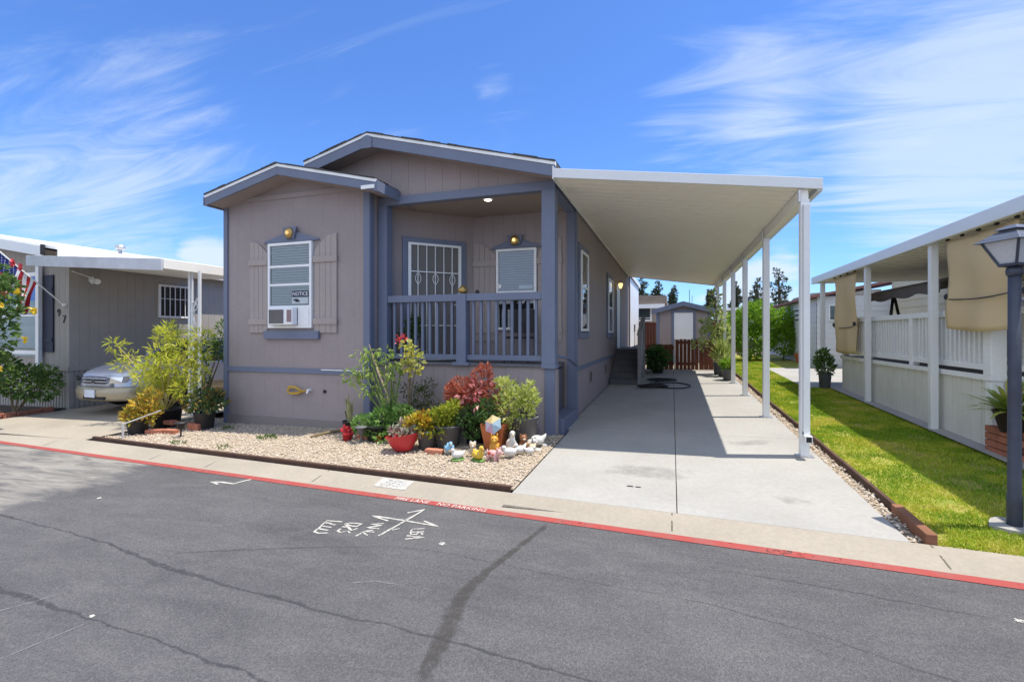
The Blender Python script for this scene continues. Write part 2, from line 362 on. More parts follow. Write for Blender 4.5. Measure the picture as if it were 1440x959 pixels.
# asphalt road
mb = MB(); X = [-60, -26, -18, -12, -9, -6, -4, -2, 0, 2, 4, 8, 12, 40]
rows = [lambda x: yred(x)-.002, lambda x: 2.6, lambda x: 1.2, lambda x: -1.5, lambda x: -8.0]
mb.add([(x, f(x), gz(x, f(x))-.05) for f in rows for x in X], [(j*len(X)+i, j*len(X)+i+1, (j+1)*len(X)+i+1, (j+1)*len(X)+i) for j in range(len(rows)-1) for i in range(len(X)-1)])
road = tag(mb.build('road', ASPH), kind='structure'); BASE['road'] = Vector((0, 0, 0))
def strokes(mb, lines, w, lift, jitter=0.):
    for ln in lines:
        pts = []
        for (a, b) in zip(ln, ln[1:]):
            a = Vector((a[0], a[1])); b = Vector((b[0], b[1])); k = max(1, int((b-a).length/.04))
            pts += [a.lerp(b, i/k) for i in range(k)]
        pts.append(Vector((ln[-1][0], ln[-1][1])))
        vs = []
        for i, p in enumerate(pts):
            d = (pts[min(i+1, len(pts)-1)]-pts[max(i-1, 0)]).normalized(); n = Vector((-d.y, d.x))
            ww = w*(1+random.uniform(-jitter, jitter))/2; q = p+n*random.uniform(-jitter, jitter)*w*.3
            for sgn in (-1, 1):
                c = q+n*ww*sgn; vs.append((c.x, c.y, gz(c.x, c.y)-.05+lift))
        k = len(pts); mb.add(vs, [(2*i, 2*i+1, 2*i+3, 2*i+2) for i in range(k-1)])
MARKS = {
'l1': [[(-2.715, 3.453), (-2.801, 3.445), (-2.865, 3.443), (-2.855, 3.397), (-2.824, 3.289), (-2.817, 3.228)], [(-2.855, 3.397), (-2.814, 3.403), (-2.728, 3.383)], [(-2.822, 3.335), (-2.728, 3.332)], [(-2.82, 3.285), (-2.714, 3.278)], [(-2.817, 3.228), (-2.759, 3.208), (-2.686, 3.233)]],
'l2': [[(-2.664, 3.424), (-2.631, 3.452), (-2.521, 3.462), (-2.531, 3.403), (-2.591, 3.406), (-2.664, 3.424)], [(-2.651, 3.367), (-2.596, 3.377), (-2.521, 3.325), (-2.501, 3.375)], [(-2.664, 3.424), (-2.596, 3.377)], [(-2.636, 3.33), (-2.629, 3.287), (-2.593, 3.271), (-2.545, 3.31), (-2.499, 3.279)]],
'l3': [[(-2.338, 3.518), (-2.44, 3.476), (-2.331, 3.476), (-2.437, 3.412), (-2.317, 3.416)], [(-2.347, 3.38), (-2.419, 3.34), (-2.317, 3.347)], [(-2.419, 3.241), (-2.407, 3.323), (-2.337, 3.282)]],
'usa': [[(-1.945, 3.516), (-2.037, 3.484), (-2.036, 3.45), (-2.006, 3.431), (-1.924, 3.467)], [(-2.029, 3.438), (-2.002, 3.392), (-1.955, 3.399), (-1.961, 3.437), (-1.925, 3.44), (-1.905, 3.405)], [(-2.021, 3.361), (-1.87, 3.37), (-2.004, 3.302)], [(-1.955, 3.366), (-1.931, 3.324)]],
'arrow': [[(-2.242, 3.295), (-2.189, 3.617), (-2.151, 3.889), (-2.264, 3.777)], [(-2.336, 3.577), (-2.541, 3.64), (-2.205, 3.62), (-1.86, 3.587), (-2.027, 3.652)], [(-2.2, 3.42), (-2.154, 3.467)]],
'arrow2': [[(-4.748, 3.948), (-4.845, 3.984), (-4.915, 3.998), (-4.778, 4.017), (-4.582, 4.004), (-4.558, 4.11), (-4.515, 4.189)]]}
for k, w in (('l1', .019), ('l2', .019), ('l3', .019), ('usa', .018), ('arrow', .021), ('arrow2', .03)):
    mb = MB(); strokes(mb, MARKS[k], w, .004, .25); mb.build('arrow_marking' if 'arrow' in k else 'letter_marking', WPAINT, road)
mb = MB()
for (cx, cy, r) in ((-1.68, 3.31, .035), (1.78, 3.31, .03), (-5.6, 3.3, .03), (-3.28, 1.9, .02)):
    k = 22; ring = [(cx+r*random.uniform(.45, 1.25)*math.cos(6.283*i/k), cy+r*.8*random.uniform(.5, 1.1)*math.sin(6.283*i/k)) for i in range(k)]
    mb.add([(x, y, gz(x, y)-.046) for x, y in ring], [tuple(range(k))])
mb.build('paint_splash', WPAINT, road)
CRK = [[(-6.2, 2.75), (-5.2, 2.68), (-4.33, 2.61), (-3.6, 2.47), (-2.92, 2.40), (-2.4, 2.37), (-1.98, 2.32), (-1.5, 2.33), (-1.17, 2.29), (-.6, 2.25), (.1, 2.2)],
       [(-5.6, 2.02), (-4.9, 1.99), (-4.26, 1.93), (-3.31, 1.88), (-2.5, 1.84), (-1.87, 1.79), (-1.3, 1.72)]]
CRK2 = [[(-3.63, 2.62), (-3.1, 2.82), (-2.6, 3.0), (-2.04, 3.17), (-1.6, 3.19), (-1.22, 3.15), (-.5, 3.08), (.22, 3.02), (.7, 2.9), (1.1, 2.74), (1.7, 2.5)], [(.3, 3.45), (1.0, 3.4), (1.7, 3.3)]]
def stain(pts, wid, m, name, parent, lift, dz=-.05):
    vs = []; at = []; k = len(pts)
    for i, p in enumerate(pts):
        p = Vector(p[:2]); d = (Vector(pts[min(i+1, k-1)][:2])-Vector(pts[max(i-1, 0)][:2])).normalized(); n = Vector((-d.y, d.x)); w = wid[i]
        for q, a in ((-1, 0), (-.4, .55), (.4, .55), (1, 0)):
            c = p+n*w*q; vs.append((c.x, c.y, gz(c.x, c.y)+dz+lift)); at.append(a if 0 < i < k-1 else 0)
    mb = MB(); mb.add(vs, [(4*i+j, 4*i+j+1, 4*i+5+j, 4*i+4+j) for i in range(k-1) for j in range(3)])
    o = mb.build(name, m, parent); a = o.data.attributes.new('soft', 'FLOAT', 'POINT'); a.data.foreach_set('value', at); return o

def wander(ln, step, jit):
    """densify a measured crack line and let it wander"""
    out = []; o = 0
    for p, q_ in zip(ln, ln[1:]):
        k = max(1, int(math.dist(p, q_)/step))
        for i in range(k): o = o*.6+random.uniform(-jit, jit); out.append((p[0]+(q_[0]-p[0])*i/k+o*.4, p[1]+(q_[1]-p[1])*i/k+o))
    return out+[ln[-1]]
SEALS = stainmat('crack_sealer', (.055, .055, .06), .65, 26); SEALT = stainmat('thin_crack_sealer', (.06, .06, .065), .5, 34); SCR = stainmat('scrape_dust', (.30, .30, .30), .6, 20)
for ln in CRK:
    P = wander(ln, .045, .008); w = [.022]
    for _ in P[1:]: w.append(min(.036, max(.008, w[-1]+random.uniform(-.006, .006))))
    stain(P, w, SEALS, 'crack_seal', road, .003)
for ln in CRK2:
    P = wander(ln, .045, .006); w = [.01]
    for _ in P[1:]: w.append(min(.018, max(.004, w[-1]+random.uniform(-.003, .003))))
    stain(P, w, SEALT, 'crack_seal', road, .003)
for ln in ([(-3.95, 1.72), (-3.83, 1.89), (-3.78, 2.0)], [(-3.4, 1.42), (-3.32, 1.5), (-3.27, 1.7), (-3.23, 1.85)]):
    P = wander(ln, .03, .001); stain(P, [.008]*len(P), SCR, 'scrape_mark', road, .004)
P = wander([(-2.05, 2.62), (-1.85, 2.7), (-1.62, 2.71)], .03, .004); stain(P, [.007]*len(P), SCR, 'scrape_mark', road, .004)
OIL = stainmat('oil_stain', (.06, .054, .046), .65, 16)
stain([(-.96, 3.95), (-1.0, 3.8), (-1.1, 3.4), (-1.2, 3.0), (-1.24, 2.77), (-1.2, 2.5), (-1.16, 2.27), (-1.14, 2.1), (-1.1, 1.9)], [.03, .035, .04, .05, .075, .085, .08, .06, .04], OIL, 'oil_stain', road, .0035)
TYRE = stainmat('tyre_mark', (.085, .085, .088), .3, 3)
stain([(-4, 3.3), (-2.5, 3.1), (-1.4, 2.7)], [.1, .14, .1], TYRE, 'tyre_mark', road, .002)

# kerb: rolled concrete with a red painted lip
mb = MB(); X = [-40+i*1.0 for i in range(81)]
prof = [(0., 0.), (.22, -.004), (.5, -.018), (.78, -.038), (1., -.046)]
V = []
for x in X:
    for t, dz in prof:
        y = ykerb(x)*(1-t)+yred(x)*t; V.append((x, y, gz(x, y)+dz))
k = len(prof); mb.add(V, [(i*k+j, i*k+j+1, (i+1)*k+j+1, (i+1)*k+j) for i in range(len(X)-1) for j in range(k-1)])
kerb = tag(mb.build('kerb', CONCK, smooth=True), kind='structure')
mb = MB(); X = [-40+i*.5 for i in range(161)]
JJ = [random.uniform(-.006, .006) for _ in range(len(X))]
for ii, (a, b) in enumerate(zip(X, X[1:])):
    j = (JJ[ii], JJ[ii+1])
    mb.quad((a, yred(a)-.088+j[0], gz(a, yred(a)-.1)-.0455), (b, yred(b)-.088+j[1], gz(b, yred(b)-.1)-.0455), (b, yred(b), gz(b, yred(b))-.0435), (a, yred(a), gz(a, yred(a))-.0435))
stripe = mb.build('red_stripe', REDP, kerb)
def on_kerb(x0, y0, ang, dz):
    ca, sa = math.cos(ang), math.sin(ang)
    def fn(a, b):
        x = x0+a*ca-b*sa; y = y0+a*sa+b*ca; return (x, y, gz(x, y)+dz)
    return fn
FADEW = paint('faded_white_lettering', (.62, .52, .48), .85, .15, 12)
mb = MB(); text(mb, 'FIRE LANE', .085, on_kerb(-2.38, yred(-2.38)-.052, math.atan(-.0755), -.0415)); text(mb, 'NO PARKING', .085, on_kerb(-1.84, yred(-1.84)-.052, math.atan(-.0755), -.0415)); mb.build('lettering', FADEW, stripe)
def on_kerb2(t0, x0):
    def fn(a, b):
        x = x0+a; t = t0-b/.36; y = ykerb(x)*(1-t)+yred(x)*t
        dz = np.interp(t, [p[0] for p in prof], [p[1] for p in prof]); return (x, y, gz(x, y)+float(dz)+.004)
    return fn
fn = on_kerb2(.36, -2.77); mb = MB(); mb.grid(lambda u, v: fn((u-.5)*.4, (v-.5)*.2), 4, 4); plate = mb.build('number_patch', WPAINT, kerb)
fn2 = on_kerb2(.36, -2.77); mb = MB(); text(mb, '98', .2, lambda a, b: tuple(Vector(fn2(a*1.2, b))+Vector((0, 0, .003)))); mb.build('number', paint('faded_grey_number', (.42, .42, .41), .85, .25, 30), plate)
mb = MB()
for x in (-11.5, -9.2, -6.6, -5.5, -3.75, .0, 1.72):
    y0, y1 = ykerb(x)-.01, yred(x)+.03
    mb.add([(x-.006+.25*t*0, y0*(1-t)+y1*t, gz(x, y0*(1-t)+y1*t)+float(np.interp(t, [p[0] for p in prof], [p[1] for p in prof]))+.002) for t in (0, .5, 1)]+[(x+.006, y0*(1-t)+y1*t, gz(x, y0*(1-t)+y1*t)+float(np.interp(t, [p[0] for p in prof], [p[1] for p in prof]))+.002) for t in (0, .5, 1)], [(0, 1, 4, 3), (1, 2, 5, 4)])
mb.build('joint', paint('joint_grime', (.12, .105, .075), .95, .3, 20), kerb)

# driveway slabs with open joints over a dark bed
tag(sheet('driveway_bed', [-1.475, .04, 1.62], [4.1, 8, 12, 16.4], lambda x, y: gz(x, y)-.03, paint('joint_dirt', (.15, .135, .11), .95, .3, 15)))
mb = MB(); jy = [None, 7.25, 10.3, 13.3, 16.38]
for xa, xb in ((-1.47, .036), (.043, 1.615)):
    for i in range(4):
        y0a = ykerb(xa)+.006 if i == 0 else jy[i]+.006; y0b = ykerb(xb)+.006 if i == 0 else jy[i]+.006; y1 = jy[i+1]-.003
        xl = xa if i == 0 or xa > 0 else -1.55
        mb.hexa([(xl, y0a, gz(xl, y0a)-.1), (xb, y0b, gz(xb, y0b)-.1), (xb, y1, gz(xb, y1)-.1), (xl, y1, gz(xl, y1)-.1), (xl, y0a, gz(xl, y0a)), (xb, y0b, gz(xb, y0b)), (xb, y1, gz(xb, y1)), (xl, y1, gz(xl, y1))])
drv = tag(mb.build('driveway', CONC, bevel=.004), kind='structure')
DST = stainmat('drive_stain', (.28, .275, .255), .35, 5)
stain([(-.9, 5.2), (-.5, 5.35), (0, 5.3), (.4, 5.45)], [.1, .3, .35, .1], DST, 'oil_stain', drv, .003, 0)
stain([(.5, 6.9), (.8, 6.8), (1.1, 6.95), (1.3, 7.0)], [.05, .15, .18, .05], DST, 'oil_stain', drv, .003, 0)
stain([(.8, 5.0), (1.0, 4.8), (1.25, 4.7)], [.05, .16, .05], DST, 'oil_stain', drv, .003, 0)
mb = MB(); strokes(mb, [[(-.42, 4.83), (-.36, 4.825)], [(-.34, 4.82), (-.29, 4.82)]], .025, .054, .3); mb.build('scuff_mark', DARK, drv)
# neighbour's drive, walkway, strip
tag(sheet('side_driveway', [-12.82, -10.5, -8.75], [4.95, 6, 8, 12, 16], lambda x, y: gz(x, max(y, 0)) if y > 5 else gz(x, ykerb(x))-.002, CONCK))
mb = MB()
for i in range(12): pass
tag(sheet('path', [2.9, 3.6, 5.5], [12.6, 15, 17.4], lambda x, y: gz(x, y)+.004, CONC))
tag(sheet('footing_strip', [3.36, 3.62], [5.5, 8, 10, 13], lambda x, y: gz(x, y)+.03, CONC))
# gravel bed
GRAVB = paint('gravel_fines', (.38, .31, .225), .95, .25, 14, .8, 160)
mb = MB(); X = np.linspace(-8.55, -1.471, 30)
for a, b in zip(X, X[1:]):
    ya, yb = ykerb(a)+.05, ykerb(b)+.05
    for t0, t1 in ((0, .33), (.33, .66), (.66, 1.)):
        q = [(x, y*(1-t)+t*6.76, 0) for x, y, t in ((a, ya, t0), (b, yb, t0), (b, yb, t1), (a, ya, t1))]
        mb.quad(*[(p[0], p[1], gz(p[0], p[1])+.012) for p in q])
tag(mb.build('gravel_bed', GRAVB), kind='structure')
def pebbles(name, n, samp, r0, r1, m):
    oc = np.array([(1, 0, 0), (-1, 0, 0), (0, 1, 0), (0, -1, 0), (0, 0, 1), (0, 0, -1)], float)
    of = np.array([(0, 2, 4), (2, 1, 4), (1, 3, 4), (3, 0, 4), (2, 0, 5), (1, 2, 5), (3, 1, 5), (0, 3, 5)])
    P = np.array([samp() for _ in range(n)]); r = RNG.uniform(r0, r1, (n, 1, 1))*RNG.uniform(.8, 1.4, (n, 1, 1))
    V = oc[None]*r*RNG.uniform(.55, 1.3, (n, 6, 1)); V[:, :, 2] *= .65
    a = RNG.uniform(0, 6.28, n); ca, sa = np.cos(a)[:, None], np.sin(a)[:, None]
    V = np.stack([V[:, :, 0]*ca-V[:, :, 1]*sa, V[:, :, 0]*sa+V[:, :, 1]*ca, V[:, :, 2]], 2)+P[:, None]
    F = (of[None]+np.arange(n)[:, None, None]*6).reshape(-1, 3); mb = MB(); mb.arrays(V.reshape(-1, 3), F)
    return tag(mb.build(name, m), kind='stuff')
PEB = islandmat('pebbles', [(.47, .39, .30), (.56, .48, .38), (.42, .33, .24), (.53, .43, .33), (.62, .56, .47), (.48, .38, .28), (.38, .31, .24)], .85)
def gs():
    x = random.uniform(-8.5, -1.472); y0 = ykerb(x)+.06
    y = y0+random.random()**1.15*(6.72-y0); return (x, y, gz(x, y)+random.uniform(.008, .03))
pebbles('gravel', 24000, gs, .007, .0145, PEB)
def gs2():
    y = random.uniform(4.15, 15); x = random.uniform(1.62, 1.73); return (x, y, gz(x, y)+random.uniform(-.01, .01))
pebbles('gravel', 1500, gs2, .008, .018, PEB)
tag(sheet('gravel_strip', [1.61, 1.8], [4.05, 8, 12, 16.3], lambda x, y: gz(x, y)-.02, GRAVB))
# lawn
def lawnmat():
    m, nt, out = new_mat('lawn_thatch'); L = nt.links.new
    b = N(nt, 'ShaderNodeBsdfPrincipled', Roughness=.95); L(b.outputs[0], out.inputs[0]); geo = N(nt, 'ShaderNodeNewGeometry')
    n = N(nt, 'ShaderNodeTexNoise', Scale=2.2, Detail=8.0, Roughness=.7); L(geo.outputs['Position'], n.inputs['Vector'])
    r = ramp(nt, [(.3, (.16, .21, .02)), (.5, (.25, .25, .035)), (.7, (.36, .29, .10))]); L(n.outputs['Fac'], r.inputs[0]); L(r.outputs[0], b.inputs['Base Color']); return m
def grassmat():
    m, nt, out = new_mat('grass_blades'); L = nt.links.new; geo = N(nt, 'ShaderNodeNewGeometry')
    n = N(nt, 'ShaderNodeTexNoise', Scale=1.5, Detail=5.0, Roughness=.65); L(geo.outputs['Position'], n.inputs['Vector'])
    a = N(nt, 'ShaderNodeMath', operation='MULTIPLY_ADD'); a.inputs[1].default_value = .38; L(geo.outputs['Random Per Island'], a.inputs[0])
    c = N(nt, 'ShaderNodeMath', operation='MULTIPLY_ADD'); c.inputs[1].default_value = 2.6; c.inputs[2].default_value = -1.05; L(n.outputs['Fac'], c.inputs[0]); L(c.outputs[0], a.inputs[2])
    r = ramp(nt, [(.1, (.17, .30, .02)), (.38, (.30, .42, .03)), (.65, (.50, .52, .05)), (.95, (.66, .54, .18))]); L(a.outputs[0], r.inputs[0])
    b = N(nt, 'ShaderNodeBsdfPrincipled', Roughness=.6); b.inputs['Specular IOR Level'].default_value = .25; t = N(nt, 'ShaderNodeBsdfTranslucent'); mx = N(nt, 'ShaderNodeMixShader'); mx.inputs[0].default_value = .35
    L(r.outputs[0], b.inputs['Base Color']); L(r.outputs[0], t.inputs[0]); L(b.outputs[0], mx.inputs[1]); L(t.outputs[0], mx.inputs[2]); L(mx.outputs[0], out.inputs[0]); return m
mb = MB(); LX_ = [1.76, 2.2, 2.6, 3.0, 3.5, 5, 8, 12]; LT = [0, .05, .15, .3, .5, .75, 1]
lv = [(x, ykerb(x)+.012+(24-ykerb(x))*t, gz(x, ykerb(x)+.012+(24-ykerb(x))*t)-.012) for t in LT for x in LX_]
mb.add(lv, [(j*8+i, j*8+i+1, (j+1)*8+i+1, (j+1)*8+i) for j in range(6) for i in range(7)]); tag(mb.build('lawn', lawnmat()), kind='structure')
def blades(name, n, samp, h0, h1, m):
    P = np.array([samp() for _ in range(n)]); n = len(P); a = RNG.uniform(0, 6.28, n); w = RNG.uniform(.003, .006, n)*np.clip(P[:, 1]/5, 1, 3); h = RNG.uniform(h0, h1, n)
    lean = RNG.normal(0, .55, (n, 2))*h[:, None]; dx, dy = np.cos(a)*w, np.sin(a)*w
    V = np.stack([np.stack([P[:, 0]-dx, P[:, 1]-dy, P[:, 2]], 1), np.stack([P[:, 0]+dx, P[:, 1]+dy, P[:, 2]], 1), np.stack([P[:, 0]+lean[:, 0], P[:, 1]+lean[:, 1], P[:, 2]+h], 1)], 1).reshape(-1, 3)
    mb = MB(); mb.arrays(V, np.arange(3*n).reshape(-1, 3)); return tag(mb.build(name, m), kind='stuff')
def lawnpt():
    while True:
        y = 3.9+18*random.random()**2.2; x = random.uniform(1.76, 3.4 if y > 7 else 4.6)
        if y < ykerb(x)+.03: continue
        if 12.6 < y < 17.4 and x > 2.9: continue
        d = .5+.5*math.sin(x*5.1+y*3.3)*math.sin(x*2.3-y*4.1+1)
        if (y < 4.55 and x > 2.45 and random.random() < .8) or (math.sin(x*7.3+1)*math.sin(y*4.7) > .72 and random.random() < .75) or random.random() < .25*d: continue
        return (x, y, gz(x, y)-.012)
blades('grass', 110000, lawnpt, .014, .036, grassmat())
# ================================================================ the house
HX0, HX1 = -7.58, -1.57
house = thing('mobile_home', 'taupe mobile home with slate blue trim and a recessed corner porch beside the concrete driveway', 'house', (-4.5, 8, gz(-4.5, 8)))
frF = frame((HX0, 6.45), (1, 0), (0, -1))         # bump-out front
frP = frame((-4.56, 6.70), (1, 0), (0, -1))       # porch front line
frS = frame((HX1, 8.05), (0, 1), (1, 0))          # driveway side
frB = frame((-3.46, 8.05), (1, 0), (0, -1))       # porch back wall
q = math.sqrt(.5); frD = frame((-4.55, 6.96), (q, q), (q, -q))   # diagonal door wall
zroof = lambda x: 4.56-.262*abs(x+4.51)
zb2 = lambda x: 4.17-.235*abs(x+6.03)
gzf = lambda fr: (lambda u: gz(*fr(u, 0, 0)[:2])-.05)
mb = MB()
siding(mb, frF, 3.03, gzf(frF), lambda u: zb2(HX0+u), .305, breaks=(1.55,), gw=.005, gd=.0012)
frBs = frame((-4.55, 6.45), (0, 1), (1, 0)); siding(mb, frBs, .3, -.2, 3.9, .2)
siding(mb, frP, 2.99, 3.68, lambda u: zroof(-4.56+u), .305, breaks=(.05,), phase=-.05)
frPL = frame((-5.9, 6.70), (1, 0), (0, -1)); siding(mb, frPL, 1.34, 3.6, lambda u: zroof(-5.9+u), .305)
siding(mb, frS, 15.7, gzf(frS), 3.78, .2); siding(mb, frB, 1.76, 1.0, 3.62, .2); siding(mb, frD, 1.545, 1.0, 3.62, .2)
frSP = frame((HX1, 6.70), (0, 1), (1, 0)); siding(mb, frSP, 1.35, 3.68, 3.78, .3)
frPB = frame((-4.55, 6.70), (1, 0), (0, -1)); siding(mb, frPB, 2.8, gzf(frPB), 1.0, .2)
frIn = frame((-1.75, 8.05), (1, 0), (0, -1)); siding(mb, frIn, .07, gzf(frIn), 1.0, .2)
frL = frame((HX0, 22), (0, -1), (-1, 0)); siding(mb, frL, 15.55, gzf(frL), 3.8, .3)
mb.build('wall', TAUPE, house)
# solid core behind the sheets, so nothing shines through
mb = MB(); core = [(HX0+.03, 6.48), (-4.58, 6.48), (-4.58, 6.99), (-3.475, 8.085), (HX1-.03, 8.085), (HX1-.03, 23.72), (HX0+.03, 23.72)]
mb.prism(core, lambda a, b, d: (a, b, d), -.3, 3.72)
mb.prism([(-4.58, 6.74), (HX1-.03, 6.74), (HX1-.03, 8.0), (-3.5, 8.0), (-4.58, 6.95)], lambda a, b, d: (a, b, d), 3.66, 3.74)
mb.prism([(HX0+.1, 3.7), (-1.62, 3.7), (-1.62, 3.74), (-4.51, 4.5), (HX0+.1, 3.74)], lambda a, b, d: (a, d, b), 6.73, 23.6)
mb.prism([(HX0+.05, 3.6), (-4.6, 3.6), (-4.6, 3.82), (-6.03, 4.12), (HX0+.05, 3.82)], lambda a, b, d: (a, d, b), 6.48, 7.0)
mb.build('inner_wall', TAUPE_D, house)
# porch ceiling and floor
CEIL = paint('porch_ceiling', (.32, .26, .22), .7, .04)
mb = MB(); mb.box(-4.5, HX1-.02, 6.74, 8.03, 3.605, 3.63); mb.build('porch_ceiling', CEIL, house)
mb = MB(); mb.box(-4.5, -1.76, 6.73, 8.03, .93, 1.0); mb.box(-4.54, -1.6, 6.66, 6.76, 1.0, 1.04); mb.build('porch_floor', STEPGREY, house, bevel=.004)
mb = MB()
for i in range(5): mb.box(-1.75, HX1+.02, 6.93+.0, 8.03, .02+i*0, .10) if i == 0 else None
mb.box(-1.76, -1.52, 6.92, 8.04, -.1, gz(-1.6, 7.4)+.2); mb.build('porch_step', BLUE, house, bevel=.006)
mb = MB(); mb.tube([(-1.6, 6.9, 1.16), (-1.55, 7.4, 1.1), (-1.52, 7.9, .96)], .022, 8); mb.build('handrail', BLUE, house, smooth=True)
mb = MB(); mb.box(-2.0, -1.9, 6.93, 8.03, -.1, .6); mb.box(-1.9, -1.78, 6.93, 8.03, -.1, .9)
mb.build('porch_step', STEPGREY, house)
# trims
mb = MB()
for fr, u0, u1 in ((frF, -.012, .08), (frF, 2.93, 3.045)): mb = MB(); mb.lbox(fr, u0, u1, 0.001, .028, -.25, 3.8); mb.build('corner_trim', BLUE, house, bevel=.004)
mb = MB(); mb.lbox(frBs, -.02, .09, .002, .025, -.2, 3.7); mb.build('corner_trim', BLUE, house, bevel=.004)
mb = MB(); mb.lbox(frame((HX0, 6.45), (0, 1), (-1, 0)), 0, .1, .001, .025, -.3, 3.8)
mb.build('corner_trim', BLUE, house, bevel=.004)
mb = MB(); mb.lbox(frF, .08, 2.93, .002, .026, .82, .905); mb.lbox(frS, .13, 15.6, .002, .026, .83, .905); mb.build('belt_trim', BLUE, house, bevel=.004)
mb = MB(); mb.lbox(frF, .08, 2.93, .002, .022, 3.775, 3.86); mb.build('eave_board', TAUPE, house, bevel=.004)
mb = MB(); mb.lbox(frF, .08, 2.93, .004, .03, -.25, .06); mb.lbox(frPB, .0, 2.72, .004, .03, -.2, .12); mb.build('base_board', TAUPE_D, house, bevel=.004)
mb = MB(); mb.lbox(frF, 2.12, 2.95, .027, .038, .885, .9); mb.build('flashing', WHITE, house)
# porch frame: beam, pillars, rear corner trim
mb = MB(); mb.box(-4.56, -1.59, 6.665, 6.80, 3.56, 3.69); mb.box(-1.73, -1.575, 6.80, 8.04, 3.56, 3.69); mb.build('porch_beam', BLUE, house, bevel=.005)
mb = MB(); mb.box(-4.535, -4.37, 6.655, 6.82, 1.0, 3.56); mb.build('pillar', BLUE, house, bevel=.006)
mb = MB(); mb.box(-1.785, -1.585, 6.645, 6.84, 1.04, 3.56); mb.box(-1.79, -1.57, 6.63, 6.85, .985, 1.045); mb.build('pillar', BLUE, house, bevel=.006)
mb = MB(); mb.box(-1.745, -1.59, 6.675, 6.84, -.1, .985); mb.build('pillar', BLUE, house, bevel=.006)
mb = MB(); mb.box(-1.588, -1.572, 6.69, 6.83, -.1, .97); mb.build('pillar_flashing', TAUPE, house)
mb = MB(); mb.box(-1.70, HX1+.004, 8.02, 8.049, .0, 3.56); mb.build('corner_trim', BLUE, house); mb = MB(); mb.lbox(frS, -.0, .13, .001, .028, -.05, 3.7); mb.build('corner_trim', BLUE, house, bevel=.004)
# porch railing
def rail_run(x0, x1, nb):
    mb = MB(); mb.box(x0, x1, 6.67, 6.80, 1.985, 2.095); r = mb.build('railing', BLUE, house, bevel=.006); mb = MB(); mb.box(x0, x1, 6.70, 6.77, 1.085, 1.165); mb.build('bottom_rail', BLUE, r, bevel=.005)
    for i in range(nb):
        x = x0+(i+.8)*(x1-x0)/(nb+.6); mb = MB(); mb.box(x-.021, x+.021, 6.712, 6.754, 1.165, 1.985); mb.build('baluster', BLUE, r, bevel=.003)
rail_run(-4.37, -3.14, 9); rail_run(-2.98, -1.785, 9)
mb = MB(); mb.box(-3.14, -2.98, 6.655, 6.815, 1.04, 2.1); mb.box(-3.2, -2.92, 6.63, 6.83, 1.0, 1.05); mb.build('newel_post', BLUE, house, bevel=.006)
# roofs
def gable(xa, xr, xb, y0, y1, zf, th, name, over=.0):
    mb = MB(); p = [(xa, zf(xa)), (xr, zf(xr)), (xb, zf(xb))]
    mb.prism([p[0], p[1], p[2], (p[2][0], p[2][1]+th), (p[1][0], p[1][1]+th), (p[0][0], p[0][1]+th)], lambda a, b, d: (a, d, b), y0, y1)
    return mb.build(name, SHINGLE, house)
ro = gable(-7.66, -4.51, -1.5, 7.3, 23.9, zroof, .07, 'roof')
mb = MB(); pp = [(-5.72, zroof(-5.72)), (-4.51, zroof(-4.51)), (-1.5, zroof(-1.5))]; mb.prism(pp+[(a, b+.07) for a, b in pp[::-1]], lambda a, b, d: (a, d, b), 6.36, 7.298); mb.build('roof_front', SHINGLE, ro)
ro2 = gable(-7.59, -6.03, -4.17, 6.10, 7.4, zb2, .06, 'roof')
def rake(xa, xr, xb, y, zf, h, parent, key=True, dep=.035):
    mb = MB()
    for (a, b) in ((xa, xr), (xr, xb)):
        mb.prism([(a, zf(a)-h), (b, zf(b)-h), (b, zf(b)+.004), (a, zf(a)+.004)], lambda p, r_, d: (p, d, r_), y-dep, y-.002)
    if key: mb.prism([(xr-.09, zf(xr)-h-.035), (xr+.09, zf(xr)-h-.035), (xr+.09, zf(xr)-.012), (xr, zf(xr)+.02), (xr-.09, zf(xr)-.012)], lambda p, r_, d: (p, d, r_), y-dep-.014, y-dep-.002)
    mb.build('rake_board', BLUE, parent, bevel=.003); mb = MB()
    for (a, b) in ((xa, xr), (xr, xb)):
        mb.prism([(a, zf(a)+.006), (b, zf(b)+.006), (b, zf(b)+.05), (a, zf(a)+.05)], lambda p, r_, d: (p, d, r_), y-dep-.01, y-.004)
    mb.build('drip_edge', WHITE, parent)
    mb = MB()                                              # ragged shingle edge over the drip edge
    x = xa
    while x < xb-.02:
        w = random.uniform(.12, .2); e = min(xb, x+w); o = random.uniform(0, .012)
        if x < xr < e: e = xr
        mb.prism([(x, zf(x)+.052), (e, zf(e)+.052), (e, zf(e)+.066+o), (x, zf(x)+.066+o)], lambda p, r_, d: (p, d, r_), y-dep-.018-o, y+.3)
        x = e
    mb.build('shingle_edge', SHINGLE, parent)
rake(-5.72, -4.51, -1.5, 6.36, zroof, .15, ro)
rake(-7.59, -6.03, -4.17, 6.10, zb2, .125, ro2, key=False)
mb = MB(); mb.box(-4.17, -4.14, 6.06, 7.2, zb2(-4.17)-.13, zb2(-4.17)+.03); mb.build('fascia', BLUE, ro2); mb = MB(); mb.box(-7.625, -7.592, 6.06, 23.8, zb2(-7.6)-.12, zb2(-7.6)+.03); mb.build('fascia', BLUE, ro2)
mb = MB(); mb.box(-4.42, -4.19, 6.045, 6.06, zb2(-4.3)-.115, zb2(-4.3)-.06); mb.build('gutter_end', WHITE, ro2)
mb = MB(); mb.box(-7.67, -7.627, 6.1, 23.8, zb2(-7.6)-.06, zb2(-7.6)+.03); mb.build('gutter', WHITE, ro2)
